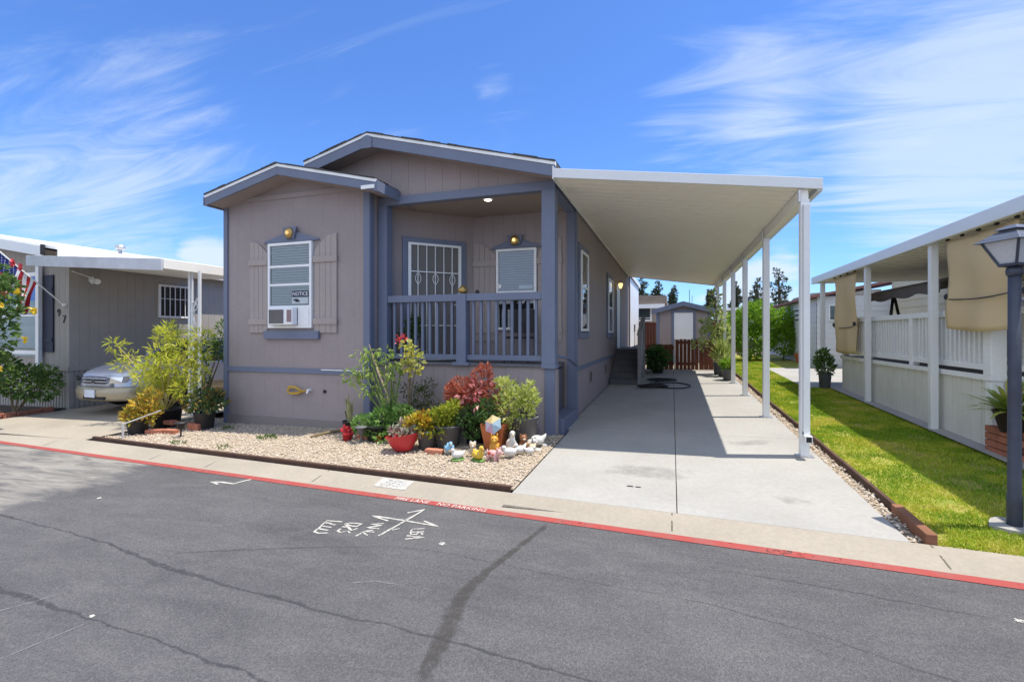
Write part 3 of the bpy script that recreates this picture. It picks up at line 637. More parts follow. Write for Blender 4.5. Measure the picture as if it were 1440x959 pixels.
# soffits
mb = MB()
for (a, b, zf, y0, y1) in ((-7.58, -6.03, zb2, 6.10, 6.45), (-6.03, -4.19, zb2, 6.10, 6.69), (-5.6, -4.51, zroof, 6.36, 6.70), (-4.51, -1.52, zroof, 6.36, 6.70)):
    mb.quad((a, y0, zf(a)-.1), (b, y0, zf(b)-.1), (b, y1, zf(b)-.1), (a, y1, zf(a)-.1))
mb.build('soffit', TAUPE, house)
mb = MB(); mb.box(-1.5, -1.455, 18.45, 23.9, zroof(-1.5)-.13, zroof(-1.5)+.03); mb.build('gutter', WHITE, ro)
# windows
def window(fr, u0, u1, z0, z1, rails, blindmat=BLIND, glass=GLASS, fw=.045, sill=None, head=True, parent=house, blind_to=None, trim=None, slat=.045, fm=None):
    mb = MB(); fm = fm or WHITE
    mb.lbox(fr, u0, u0+fw, .0, .055, z0, z1); mb.lbox(fr, u1-fw, u1, .0, .055, z0, z1)
    mb.lbox(fr, u0+fw, u1-fw, .0, .055, z0, z0+fw); mb.lbox(fr, u0+fw, u1-fw, .0, .055, z1-fw, z1)
    for z in rails: mb.lbox(fr, u0+fw, u1-fw, .004, .05, z-.02, z+.02)
    w = mb.build('window', fm, parent, bevel=.003)
    mb = MB(); mb.lbox(fr, u0+fw-.005, u1-fw+.005, .003, .006, z0+fw-.005, z1-fw+.005); mb.build('interior', DARK, w)
    mb = MB(); zz = z1-fw-.01; bt = blind_to if blind_to is not None else z0+fw
    while zz > bt:
        mb.add([fr(u0+fw+.01, .010, zz), fr(u1-fw-.01, .010, zz), fr(u1-fw-.01, .022, zz-slat*.85), fr(u0+fw+.01, .022, zz-slat*.85)], [(0, 1, 2, 3)]); zz -= slat
    mb.build('blind', blindmat, w, solid=.0015)
    mb = MB(); mb.quad(fr(u0+fw, .034, z0+fw), fr(u1-fw, .034, z0+fw), fr(u1-fw, .034, z1-fw), fr(u0+fw, .034, z1-fw)); mb.build('pane', glass, w)
    if sill:
        mb = MB(); mb.lbox(fr, u0-sill, u1+sill, .001, .06, z0-.15, z0-.015); mb.build('sill', BLUE, w, bevel=.004)
    if trim:
        mb = MB(); t = trim; mb.lbox(fr, u0-t, u0-.002, .001, .03, z0-t*.2, z1+t); mb.lbox(fr, u1+.002, u1+t, .001, .03, z0-t*.2, z1+t); mb.lbox(fr, u0-.002, u1+.002, .001, .03, z1+.002, z1+t); mb.lbox(fr, u0-t-.02, u1+t+.02, .001, .035, z0-.13, z0-t*.2-.002)
        mb.build('trim', BLUE, w, bevel=.004)
    return w
SHUT = paint('shutter_taupe', (.38, .32, .295), .7, .05, 2)
def shutter(fr, u0, u1, z0, zlo, zhi, high_left):
    mb = MB(); n = 4; g = .005; w = (u1-u0)/n
    def top(u):
        t = (u-u0)/(u1-u0); t = 1-t if high_left else t        # 0 at the window side
        return zlo+(zhi-zlo)*math.sin(min(1, t*1.15)*math.pi/2)
    for i in range(n):
        a, b = u0+i*w+g/2, u0+(i+1)*w-g/2
        mb.prism([(a, z0), (b, z0)]+[(b+(a-b)*k/5, top(b+(a-b)*k/5)) for k in range(6)], lambda p, r_, d: fr(p, d, r_), .004, .028)
    mb.lbox(fr, u0, u1, .003, .018, z0+.03, zlo-.02)
    for z in (z0+.14, zlo-.2): mb.lbox(fr, u0-.015, u1+.015, .028, .05, z, z+.1)
    mb.build('shutter', SHUT, house, bevel=.002)
def crown(fr, u0, u1, uc, z, h, light):
    mb = MB(); mb.prism([(u0, z), (u1, z), (u1-.04, z+.035), (uc+.14, z+h*.62), (uc-.14, z+h*.62), (u0+.04, z+.035)], lambda p, r_, d: fr(p, d, r_), .002, .035); c = mb.build('window_crown', BLUE, house, bevel=.004)
    mb = MB(); mb.prism([(uc-.09, z+.05), (uc+.09, z+.05), (uc+.15, z+h), (uc-.15, z+h)], lambda p, r_, d: fr(p, d, r_), .035, .075); mb.build('keystone', BLUE, c, bevel=.005)
    mb = MB(); mb.lathe([(.088, 0), (.085, .015), (.06, .03)], fr(uc, .076, z+h*.58), 16, M=Matrix.Rotation(R(90), 3, 'X')); mb.build('lamp_plate', BRASS, c, smooth=True)
    mb = MB(); mb.ell(fr(uc, .125, z+h*.58), (.028, .03, .03), 12, 8); mb.build('bulb', light, c, smooth=True)
w = window(frF, 1.02, 1.94, 1.58, 3.02, (2.31, 2.62), BLIND, GLASSB, blind_to=1.93, fm=WHITE)
mb = MB(); mb.lbox(frF, 1.065, 1.895, .005, .052, 1.92, 1.955); mb.build('sash_rail', WHITE, w)
mb = MB(); mb.lbox(frF, 1.53, 1.865, .037, .04, 2.1, 2.2); ns = mb.build('notice_sticker', paint('dark_sticker', (.02, .025, .07), .5), w)
mb = MB(); text(mb, 'NOTICE', .088, lambda a, b: frF(1.70+a, .0425, 2.148+b)); mb.build('lettering', WHITE, ns)
mb = MB(); mb.lbox(frF, 1.53, 1.865, .037, .04, 1.985, 2.09); ns = mb.build('camera_sticker', paint('pale_sticker', (.5, .55, .56), .5), w)
mb = MB(); mb.lbox(frF, 1.56, 1.66, .0405, .043, 2.04, 2.065); mb.lbox(frF, 1.6, 1.69, .0405, .043, 2.015, 2.04); mb.build('camera_symbol', DARK, ns)
mb = MB(); mb.lbox(frF, .93, 2.08, .002, .06, 1.395, 1.53); mb.build('sill', BLUE, house, bevel=.005)
shutter(frF, .6, .985, 1.50, 2.86, 3.08, True); shutter(frF, 1.975, 2.42, 1.50, 2.86, 3.12, False)
crown(frF, .90, 2.08, 1.50, 3.03, .24, LAMPDIM)
w = window(frB, .47, 1.22, 1.55, 2.99, (2.22,), BLINDB, GLASSB, blind_to=2.25)
mb = MB(); mb.lathe([(.04, 0), (.04, .003)], frB(.53, .038, 2.33), 14, M=Matrix.Rotation(R(90), 3, 'X')); mb.build('round_sticker', WHITE, w)
mb = MB(); mb.lbox(frB, .9, 1.15, .036, .039, 2.27, 2.34); mb.build('paper_sticker', paint('pale_blue_sticker', (.5, .6, .68), .5), w)
shutter(frB, .03, .45, 1.35, 2.9, 3.12, True); shutter(frB, 1.24, 1.66, 1.35, 2.9, 3.12, False)
crown(frB, .36, 1.32, .83, 3.0, .22, LAMPON)
# window sash sits open over the dark lower half; side windows
window(frS, .40, 1.14, 1.53, 2.98, (2.33,), BLINDB, GLASSB, blind_to=2.36, trim=.12)
window(frS, 4.25, 5.2, 1.50, 2.90, (2.15,), BLINDB, GLASSB, blind_to=2.2, trim=.12)
# front door on the diagonal wall, behind a white security gate
mb = MB(); mb.lbox(frD, .24, .33, .002, .04, 1.0, 3.14); mb.lbox(frD, 1.30, 1.39, .002, .04, 1.0, 3.14); mb.lbox(frD, .33, 1.30, .002, .04, 3.06, 3.14); dr = mb.build('front_door', BLUE, house, bevel=.004)
mb = MB(); mb.lbox(frD, .33, 1.30, .002, .02, 1.0, 3.06); mb.build('door_leaf', paint('taupe_door', (.16, .145, .13), .5, .05), dr)
mb = MB()
for a, b, c, d in ((.335, .385, 1.02, 3.055), (1.245, 1.295, 1.02, 3.055)): mb.lbox(frD, a, b, .03, .06, c, d)
mb.lbox(frD, .385, 1.245, .03, .06, 3.015, 3.055); mb.lbox(frD, .385, 1.245, .03, .06, 1.02, 1.07)
for k in range(5): x = .50+k*.155; mb.lbox(frD, x, x+.014, .035, .05, 1.07, 3.015)
for z in (2.55, 1.62): mb.lbox(frD, .385, 1.245, .05, .062, z, z+.016)
for k in (0, 2, 4):
    for s in (-1, 1): mb.tube([frD(.5+k*.155+.007+s*(.005+.045*math.sin(t*.63)), .056, 2.34+.04*t) for t in range(6)], .006, 5)
mb.build('security_gate', WHITE, dr)
mb = MB(); mb.tube([frD(1.22, .05, 2.0), frD(1.22, .11, 2.0), frD(1.14, .115, 1.99)], .013, 8); mb.build('handle', METAL, dr, smooth=True)
mb = MB(); mb.cyl((-2.75, 7.0, 3.604), (-2.75, 7.0, 3.59), .085, .075, 20); lt = mb.build('ceiling_light', WHITE, house); mb = MB(); mb.cyl((-2.75, 7.0, 3.589), (-2.75, 7.0, 3.583), .058, .05, 20); mb.build('bulb', emit('downlight', (1, .86, .62), 3), lt)
# side door and lantern
mb = MB(); mb.lbox(frS, 6.2, 6.3, .002, .03, 1.0, 3.0); mb.lbox(frS, 7.2, 7.3, .002, .03, 1.0, 3.0); mb.lbox(frS, 6.3, 7.2, .002, .03, 2.93, 3.0); sd = mb.build('side_door', BLUE, house); mb = MB(); mb.lbox(frS, 6.3, 7.2, .002, .025, 1.0, 2.93); mb.build('door_leaf', WHITE, sd)
mb = MB(); mb.box(HX1, HX1+.03, 14.2, 14.32, 2.76, 3.0); mb.tube([(HX1+.03, 14.26, 2.98), (HX1+.12, 14.26, 3.02), (HX1+.14, 14.26, 2.95)], .012, 6); sl = mb.build('side_lantern', BRASS, house); mb = MB(); mb.lathe([(.03, -.1), (.065, .0), (.055, .05)], (HX1+.14, 14.26, 2.9), 10); mb.build('bulb', LAMPON, sl)
for y in (9.65, 11.9, 15.2):
    mb = MB(); fr = frS; u = y-8.05; mb.lbox(fr, u-.11, u+.11, .001, .02, .5, .72)
    v = mb.build('foundation_vent', TAUPE_D, house); mb = MB()
    for k in range(4): mb.lbox(fr, u-.085, u+.085, .0205, .026, .535+k*.045, .56+k*.045)
    mb.build('louvre', DARK, v)
mb = MB(); mb.lbox(frPB, 2.62, 2.70, .003, .02, .18, .27); v = mb.build('foundation_vent', WHITE, house); mb = MB()
for k in range(2): mb.lbox(frPB, 2.636+k*.03, 2.652+k*.03, .0205, .024, .19, .26)
mb.build('louvre', TAUPE_D, v)
mb = MB(); mb.lbox(frS, 12.6, 12.75, .052, .10, 1.55, 1.85); mb.tube([(HX1+.08, 20.72, 1.55), (HX1+.08, 20.7, 1.2), (HX1+.07, 20.75, .9)], .012, 5); mb.build('meter_box', GREYP, house)
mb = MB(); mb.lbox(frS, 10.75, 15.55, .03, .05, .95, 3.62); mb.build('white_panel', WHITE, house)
mb = MB(); mb.tube([frF(1.88, 0, .55), frF(1.88, .07, .55)], .022, 8); mb.tube([frF(1.88, .07, .55), frF(1.88, .085, .5)], .018, 8); mb.build('hose_tap', WHITE, house)
mb = MB(); mb.lathe([(.028, 0), (.028, .02)], frF(2.17, .0, .535), 12, M=Matrix.Rotation(R(90), 3, 'X')); mb.build('pipe_stub', DARK, house)

# ---- things on or by the house
t = thing('extension_cord', 'yellow cord looped on a tap on the taupe front wall', 'cord', frF(1.7, .03, .5)); mb = MB()
pts = [frF(1.86, .06, .55), frF(1.76, .05, .53), frF(1.6, .05, .6), frF(1.48, .05, .6), frF(1.44, .05, .53), frF(1.5, .05, .49), frF(1.64, .05, .5), frF(1.72, .05, .53)]
mb.tube(pts, .014, 6); mb.tube([p+Vector((.02, -.012, -.015)) for p in pts[1:]], .012, 6); mb.build('cord_loop', paint('yellow_cord', (.55, .33, .04), .6), t, smooth=True)
ac = thing('air_conditioner', 'white window air conditioner with dark grille below the NOTICE sticker', 'air conditioner', frF(1.4, .2, 1.6))
mb = MB(); mb.lbox(frF, 1.14, 1.66, .058, .17, 1.63, 1.915); mb.build('body', WHITE, ac, bevel=.012)
mb = MB(); mb.lbox(frF, 1.17, 1.475, .171, .18, 1.655, 1.885); mb.build('grille', paint('ac_grille', (.13, .12, .12), .6), ac, bevel=.004)
mb = MB()
for k in range(5): mb.lbox(frF, 1.545+k*.02, 1.557+k*.02, .171, .178, 1.68, 1.88)
mb.build('vent_slats', paint('ac_vent', (.35, .24, .24), .6), ac)
mb = MB(); mb.lbox(frF, 1.67, 1.893, .052, .062, 1.625, 1.918); mb.build('side_panel', WHITE, ac); mb = MB(); mb.lbox(frF, 1.067, 1.13, .052, .06, 1.625, 1.918); mb.build('side_panel', WHITE, ac)

# ================================================================ carport
cp = thing('carport', 'white aluminium carport on six slim posts over the concrete driveway', 'carport', (0, 12, gz(0, 12)))
zc = lambda x: 3.71-.145*(x+1.53)
X0, X1, Y0, Y1 = -1.52, 1.59, 6.30, 18.4
mb = MB(); y = Y0+.06; V = []; pr = []
while y < Y1-.05:
    pr += [(y, 0), (y+.174, 0), (y+.178, .018), (y+.196, .018), (y+.2, 0)]; y += .2
for (yy, d) in pr:
    for x in (X0, X1-.05): V.append((x, yy, zc(x)-.085+d))
mb.add(V, [(2*i, 2*i+1, 2*i+3, 2*i+2) for i in range(len(pr)-1)])
mb.build('roof_pan', CREAM, cp)
mb = MB(); mb.hexa([(X0, Y0+.03, zc(X0)-.05), (X1, Y0+.03, zc(X1)-.05), (X1, Y1, zc(X1)-.05), (X0, Y1, zc(X0)-.05), (X0, Y0+.03, zc(X0)-.01), (X1, Y0+.03, zc(X1)-.01), (X1, Y1, zc(X1)-.01), (X0, Y1, zc(X0)-.01)]); mb.build('roof_sheet', ALU, cp)
mb = MB()
def fas(y0, y1, xa, xb, lo, hi): mb.hexa([(xa, y0, zc(xa)+lo), (xb, y0, zc(xb)+lo), (xb, y1, zc(xb)+lo), (xa, y1, zc(xa)+lo), (xa, y0, zc(xa)+hi), (xb, y0, zc(xb)+hi), (xb, y1, zc(xb)+hi), (xa, y1, zc(xa)+hi)])
fas(Y0, Y0+.03, X0, X1+.05, -.105, .02); mb.build('fascia', ALU, cp, bevel=.004); mb = MB(); fas(Y1, Y1+.03, X0, X1+.05, -.105, .02)
mb.build('fascia', ALU, cp, bevel=.004)
mb = MB(); mb.box(X1-.0, X1+.055, Y0+.032, Y1, zc(X1)-.125, zc(X1)+.015); mb.build('gutter', ALU, cp, bevel=.004)
mb = MB(); mb.box(X0-.02, X0+.0, Y0, Y1, zc(X0)-.12, zc(X0)+.05); mb.build('flashing', ALU, cp)
mb = MB(); mb.box(1.425, 1.505, Y0+.05, Y1-.02, zc(1.46)-.235, zc(1.46)-.09); mb.build('beam', CREAM, cp, bevel=.004)
for i, y in enumerate((6.37, 8.75, 11.12, 13.2, 15.3, 17.5)):
    mb = MB(); z0 = gz(1.46, y)-.02; zt = zc(1.46)-.23
    mb.box(1.418, 1.512, y-.047, y+.047, z0, zt); mb.box(1.405, 1.525, y-.058, y+.058, zt-.06, zt+.06) if False else None
    po = mb.build('post', ALU, cp, bevel=.006)
    mb = MB(); mb.box(1.40, 1.417, y-.055, y+.055, zt-.02, zt+.12); mb.build('bracket', ALU, po, bevel=.002)
    mb = MB(); mb.box(1.375, 1.555, y-.075, y+.075, z0+.02, z0+.028); mb.build('foot_plate', METAL, po)
y = 6.37; zt = zc(1.46)
mb = MB(); mb.box(1.435, 1.5, y-.115, y-.05, gz(1.46, y)+.26, zt-.3); mb.hexa([(1.435, y-.12, .26), (1.5, y-.12, .26), (1.5, y-.05, .33), (1.435, y-.05, .33), (1.435, y-.12, .36), (1.5, y-.12, .36), (1.5, y-.05, .36), (1.435, y-.05, .36)]); mb.box(1.43, 1.505, y-.2, y-.08, gz(1.46, y)+.19, gz(1.46, y)+.27); dsp = mb.build('downspout', ALU, cp, bevel=.004)
mb = MB(); mb.box(1.44, 1.495, y-.202, y-.199, gz(1.46, y)+.2, gz(1.46, y)+.26); mb.build('outlet', DARK, dsp)
# ================================================================ side stairs, fence, shed, yard
st = thing('wooden_steps', 'dark grey wooden steps with a pale slatted handrail at the side door', 'steps', (-1.2, 12.6, gz(-1.2, 12.6)))
mb = MB(); zb = .15; n = 6; rise = (1.04-zb)/n; run = .285
for i in range(n):
    y = 12.6+i*run; mb.box(-1.54, -.84, y, y+.03, zb-.1 if i == 0 else zb+i*rise-.002, zb+(i+1)*rise-.035)
    mb.box(-1.54, -.82, y-.03, y+run+.02, zb+(i+1)*rise-.033, zb+(i+1)*rise)
mb.build('treads', STEPGREY, st, bevel=.004)
mb = MB(); mb.box(-1.545, -.83, 14.31, 16.2, .98, 1.04); mb.box(-.86, -.83, 14.3, 16.2, .2, .98); mb.build('landing', STEPGREY, st, bevel=.004)
mb = MB()
for i in range(13):
    y = 12.62+i*.142; zlo = zb+max(0, i-1)*.075; zt = 1.42+i*.035
    mb.box(-.82, -.79, y, y+.125, max(.15, zlo), zt)
mb.box(-.835, -.745, 12.56, 12.64, .1, 1.58)
mb.box(-.835, -.745, 14.28, 14.36, .2, 1.98)
mb.hexa([(-.85, 12.54, 1.43), (-.73, 12.54, 1.43), (-.73, 14.4, 1.9), (-.85, 14.4, 1.9), (-.85, 12.54, 1.48), (-.73, 12.54, 1.48), (-.73, 14.4, 1.95), (-.85, 14.4, 1.95)])
mb.build('handrail', RAILGREY, st, bevel=.004)

def plank_fence(name, label, cat, x0, x1, y, z1, gap=.006, w=.14, group=None, rails=True, z0=None):
    t = thing(name, label, cat, ((x0+x1)/2, y, gz((x0+x1)/2, y)), group)
    mb = MB(); x = x0
    while x < x1-.02:
        e = min(x+w-gap, x1); h = random.uniform(-.012, .012); mb.box(x, e, y, y+.022, (gz(x, y)+.03) if z0 is None else z0, z1+h); x += w
    mb.build('planks', FENCE, t, bevel=.003)
    mb = MB()
    for z in (gz(x0, y)+.18, z1-.15): mb.box(x0, x1, y+.023, y+.06, z, z+.09)
    mb.build('rail', FENCE, t)
    return t
plank_fence('wooden_fence', 'low brown plank fence between the side steps and the gate', 'fence', -.8, .06, 16.4, 1.12)
g = plank_fence('wooden_gate', 'brown slatted gate with open gaps at the end of the driveway', 'gate', .11, .80, 16.38, 1.29, gap=.014, w=.118)
mb = MB(); mb.box(.07, .105, 16.34, 16.42, .2, 1.3); mb.build('hinge_post', paint('pale_post', (.5, .45, .42), .8), g)
plank_fence('wooden_fence', 'brown plank fence right of the gate behind the potted tree', 'fence', .83, 1.75, 16.4, 1.25)
plank_fence('wooden_fence', 'tall brown plank fence at the back below the tan house window', 'fence', -2.6, -.55, 24.5, 2.02)
plank_fence('wooden_fence', 'tall brown plank fence at the back right of the shed', 'fence', 1.75, 3.1, 24.5, 2.1)
plank_fence('wooden_fence', 'short dark brown fence panel beside the white sided building', 'fence', 4.62, 5.1, 22.0, 2.1, gap=.05, w=.16)
# shed
sh = thing('garden_shed', 'taupe shed with blue trim and a white door behind the gate', 'shed', (.44, 22, gz(.44, 22)))
zs = lambda x: 2.74-.27*abs(x-.44)
frH = frame((-.62, 21.0), (1, 0), (0, -1)); mb = MB(); siding(mb, frH, 2.12, .2, lambda u: zs(-.62+u)-.02, .2, breaks=(1.06,)); siding(mb, frame((1.5, 21), (0, 1), (1, 0)), 2.6, .2, 2.44, .2); siding(mb, frame((-.62, 23.6), (0, -1), (-1, 0)), 2.6, .2, 2.44, .2)
mb.prism([(-.6, .2), (1.48, .2), (1.48, 2.4), (.44, 2.7), (-.6, 2.4)], lambda a, b, d: (a, d, b), 21.02, 23.58); mb.build('wall', TAUPE, sh)
mb = MB(); mb.prism([(-.8, zs(-.8)), (.44, zs(.44)), (1.68, zs(1.68)), (1.68, zs(1.68)+.05), (.44, zs(.44)+.05), (-.8, zs(-.8)+.05)], lambda a, b, d: (a, d, b), 20.85, 23.75); mb.build('roof', SHINGLE, sh)
mb = MB()
for a, b in ((-.82, .44), (.44, 1.70)): mb.prism([(a, zs(a)-.13), (b, zs(b)-.13), (b, zs(b)+.06), (a, zs(a)+.06)], lambda p, r_, d: (p, d, r_), 20.80, 20.848)
mb.lbox(frH, -.01, .11, .001, .03, .2, 2.4); mb.lbox(frH, 2.01, 2.13, .001, .03, .2, 2.4); mb.lbox(frH, .6, .7, .001, .035, .2, 2.36); mb.lbox(frH, 1.44, 1.54, .001, .035, .2, 2.36); mb.lbox(frH, .56, 1.58, .036, .05, 2.34, 2.44)
mb.build('trim', BLUE, sh, bevel=.004)
mb = MB(); mb.lbox(frH, .70, 1.44, .001, .02, .25, 2.34); mb.build('door', WHITE, sh)
# hoses
def coil(mb, cx, cy, n, r, wob, z0, rr):
    pts = []
    for i in range(n*14):
        a = i*6.283/14; k = r*(1+wob*math.sin(i*.37)+wob*.6*math.sin(i*.91)); x = cx+k*math.cos(a)*1.3+.05*math.sin(i*.13); y = cy+k*math.sin(a)*1.0
        pts.append((x, y, gz(x, y)+rr+z0*(i/(n*14))))
    mb.tube(pts, rr, 6)
HOSE = paint('black_rubber', (.03, .03, .03), .55)
t = thing('garden_hose', 'black hose lying in loose coils on the driveway before the steps', 'hose', (-.3, 12.4, gz(-.3, 12.4)))
mb = MB(); coil(mb, -.42, 12.15, 4, .22, .22, .06, .016); coil(mb, -.22, 13.5, 3, .24, .25, .05, .016)
lp = [(-.3, 13.3), (-.55, 12.8), (-.3, 12.9), (.15, 13.0), (.42, 12.5), (.3, 12.05), (.0, 11.95), (-.3, 12.1), (-.75, 12.2)]
def smooth(pts, n=8):
    out = []
    P = [Vector(p) for p in pts]
    for i in range(len(P)-1):
        a, b, c, d = P[max(i-1, 0)], P[i], P[i+1], P[min(i+2, len(P)-1)]
        for k in range(n):
            t = k/n; out.append(.5*((2*b)+(c-a)*t+(2*a-5*b+4*c-d)*t*t+(3*b-a-3*c+d)*t**3))
    return out+[P[-1]]
mb.tube([(p.x, p.y, gz(p.x, p.y)+.02) for p in smooth(lp)], .016, 6); mb.build('hose_loops', HOSE, t, smooth=True)

# ================================================================ background houses and trees
bh = thing('mobile_home', 'tan house with a flat brown roof edge far behind the shed', 'house', (-2.2, 30, gz(-2, 26)))
TAN = paint('tan_siding', (.38, .31, .24), .8, .05)
mb = MB(); mb.box(-7, -.95, 30, 38, .3, 3.4); mb.build('wall', TAN, bh)
mb = MB(); mb.hexa([(-7.4, 29.4, 3.38), (-.3, 29.4, 3.2), (-.3, 38.5, 3.2), (-7.4, 38.5, 3.38), (-7.4, 29.4, 3.9), (-.3, 29.4, 3.68), (-.3, 38.5, 3.68), (-7.4, 38.5, 3.9)]); mb.build('roof', paint('brown_roof_edge', (.25, .20, .16), .8), bh)
frW = frame((-3, 30), (1, 0), (0, -1)); window(frW, .5, 1.85, 2.2, 3.2, (2.4,), paint('curtain', (.16, .22, .2), .8), GLASS, parent=bh, fw=.1)
mb = MB(); mb.box(-.3, -.28, 29.35, 29.4, 3.7, 3.85); mb.box(-5, -.4, 29.3, 29.38, 2.95, 3.2); mb.build('awning', WHITE, bh)
wh = thing('mobile_home', 'low house with a white flat roof behind the bright green hedge', 'house', (6, 33, gz(6, 26)))
mb = MB(); mb.box(3.2, 14, 33.2, 42, .3, 2.95); mb.build('wall', TAUPE_D, wh)
mb = MB(); mb.hexa([(2.9, 32, 2.86), (14, 32, 3.3), (14, 43, 3.3), (2.9, 43, 2.86), (2.9, 32, 3.0), (14, 32, 3.52), (14, 43, 3.52), (2.9, 43, 3.0)]); mb.build('roof', WHITE, wh)
mb = MB(); mb.box(3.0, 6.2, 32.2, 32.3, 1.1, 2.2); mb.build('porch_screen', paint('pale_blue_panel', (.6, .68, .78), .6), wh)
mb = MB(); mb.hexa([(8.0, 34, 3.45), (12, 34, 3.62), (12, 40, 3.62), (8, 40, 3.45), (8.4, 34.5, 4.0), (12, 34.5, 4.15), (12, 39.5, 4.15), (8.4, 39.5, 4.0)]); mb.build('upper_roof', SHINGLE, wh)
sb = thing('white_house', 'white lap sided house with a red brown roof edge beyond the porch', 'house', (6, 18, gz(6, 18)))
PALE = paint('pale_siding', (.62, .64, .66), .7, .04)
mb = MB(); f1 = frame((4.38, 17.5), (1, 0), (0, -1)); lapsiding(mb, f1, 5, .3, 2.66, .17); lapsiding(mb, frame((4.38, 26), (0, -1), (-1, 0)), 8.5, .3, 2.6, .17); mb.box(4.4, 9.3, 17.52, 26, .2, 2.62); mb.build('wall', PALE, sb)
mb = MB(); mb.hexa([(4.2, 17.3, 2.60), (9.6, 17.3, 3.7), (9.6, 26.2, 3.7), (4.2, 26.2, 2.60), (4.2, 17.3, 2.68), (9.6, 17.3, 3.78), (9.6, 26.2, 3.78), (4.2, 26.2, 2.68)]); mb.build('roof', paint('red_brown_roof', (.28, .13, .11), .9), sb)
window(f1, .07, .2, 1.9, 2.36, (), DARK, GLASS, parent=sb, fw=.02); window(f1, .32, .58, 1.88, 2.38, (), BLIND, GLASS, parent=sb, fw=.03)
mb = MB(); mb.box(4.372, 4.379, 19.5, 20.3, 1.9, 2.4); mb.build('window', DARK, sb)
NEEDLE = leafmat('dark_needles', [(.04, .055, .035), (.07, .09, .05), (.10, .115, .065)], .15)
def conifer(x, y, zt, w, label, seed, h=4.5):
    random.seed(seed); t = thing('conifer_tree', label, 'tree', (x, y, gz(x, y)), 'dark trees far behind the houses')
    mb = MB(); mb.tube([(x, y, 0), (x+.1, y, zt*.5), (x, y, zt-.2)], [.28, .2, .04], 7)
    bl = []
    for i in range(11):
        f = i/10; z = zt-h+f*h; r = w*(1.05-.75*f)*random.uniform(.6, 1.1); a = random.uniform(0, 6.28); o = r*.55
        mb.tube([(x, y, z), (x+o*math.cos(a)*1.4, y+o*math.sin(a)*1.4, z+.15)], [.07, .03], 5)
        bl.append((x+o*math.cos(a), y+o*math.sin(a), z, r*.6, r*.6, .42*random.uniform(.7, 1.2)))
    mb.build('trunk', BARK, t); mb = MB(); bush(mb, bl, 1700, .32, .15, up=.4, shell=.3); mb.build('crown', NEEDLE, t); return t
for x, y, zt, w, lab, h in ((-3.3, 58, 7.5, 1.1, 'dark tree top above the tan house, leftmost of the far trees', 4.0), (-1.5, 60, 7.3, 1.3, 'rounded dark tree above the middle of the tan house roof', 3.6), (.1, 62, 6.7, 1.2, 'low dark tree at the right end of the tan house roof', 3.2), (4.0, 60, 6.2, 1.25, 'lone dark tree above the right slope of the shed roof', 2.3), (7.0, 60, 6.9, .95, 'narrow dark tree seen between two rear carport posts', 4.0), (9.1, 60, 7.2, 1.6, 'layered dark conifer behind the hedge, left of the tallest tree', 4.2), (11.3, 60, 8.4, 2.0, 'tallest far conifer with tiered dark branches above the hedge', 5.4)):
    conifer(x, y, zt, w, lab, int(zt*100), h)
random.seed(5)
t = thing('utility_pole', 'thin grey pole rising behind the shed roof', 'pole', (1.95, 60, 1)); mb = MB(); mb.cyl((1.95, 60, .4), (1.95, 60, 6.6), .05, .04, 6); mb.cyl((2.25, 60, .4), (2.25, 60, 5.9), .04, .03, 6); mb.build('mast', GREYP, t)
# hedge and yard plants
LEMON = leafmat('bright_leaves', [(.13, .26, .015), (.2, .38, .03), (.3, .47, .05), (.16, .3, .02)], .4)
def shrub(name, label, cat, loc, blobs, nl, ln, wd, lm, tips=None, group=None, sm=None, r=.02, **kw):
    t = thing(name, label, cat, loc, group)
    if tips is None: tips = [(b[0], b[1], b[2]) for b in blobs]
    mb = MB(); stems(mb, loc, tips, r); mb.build('stem', sm or STEM, t)
    mb = MB(); bush(mb, blobs, nl, ln, wd, **kw); mb.build('foliage', lm, t); return t
z = gz(3.4, 20.5)
shrub('hedge_bush', 'large bright green leafy bush behind the lawn', 'bush', (2.9, 20.8, z), [(2.4, 20.8, z+1.2, .5, .6, .75), (2.9, 20.6, z+1.55, .55, .6, .65), (3.25, 20.6, z+1.75, .5, .6, .55), (2.9, 20.4, z+.7, .7, .6, .6), (3.4, 20.7, z+1.0, .4, .5, .7)], 5200, .13, .06, LEMON)
shrub('hedge_bush', 'rounded bright green bush beside the terracotta planter', 'bush', (4.1, 20.9, z), [(3.9, 20.8, z+1.3, .5, .55, .6), (4.25, 20.8, z+1.55, .45, .5, .5), (4.1, 20.6, z+.8, .5, .5, .6), (4.45, 20.7, z+1.1, .35, .45, .55)], 3600, .13, .06, LEMON)
shrub('hedge_bush', 'small bright bush against the back fence behind the carport posts', 'bush', (1.95, 20.4, z), [(1.9, 20.5, z+.8, .35, .4, .5), (2.05, 20.4, z+1.15, .25, .3, .35)], 1500, .12, .055, LEMON)
tp = thing('planter_box', 'long terracotta planter at the end of the lawn', 'planter', (4.5, 19.6, gz(4.5, 19.6))); mb = MB(); z = gz(4.5, 19.6); mb.hexa([(4.28, 19.45, z), (4.82, 19.45, z), (4.82, 19.75, z), (4.28, 19.75, z), (4.22, 19.4, z+.32), (4.88, 19.4, z+.32), (4.88, 19.8, z+.32), (4.22, 19.8, z+.32)]); mb.build('box', TERRA, tp, bevel=.01); mb = MB(); bush(mb, [(4.7, 19.6, z+.5, .2, .15, .22)], 260, .14, .06, up=.6); mb.build('foliage', LEMON, tp)
DKGREEN = leafmat('dark_green_leaves', [(.035, .09, .02), (.06, .13, .03), (.1, .18, .04)], .25)
t = thing('potted_plant', 'dark leafy potted plant on the driveway beside the grey steps', 'plant', (-.42, 15.6, gz(-.4, 15.6))); z = gz(-.4, 15.6)
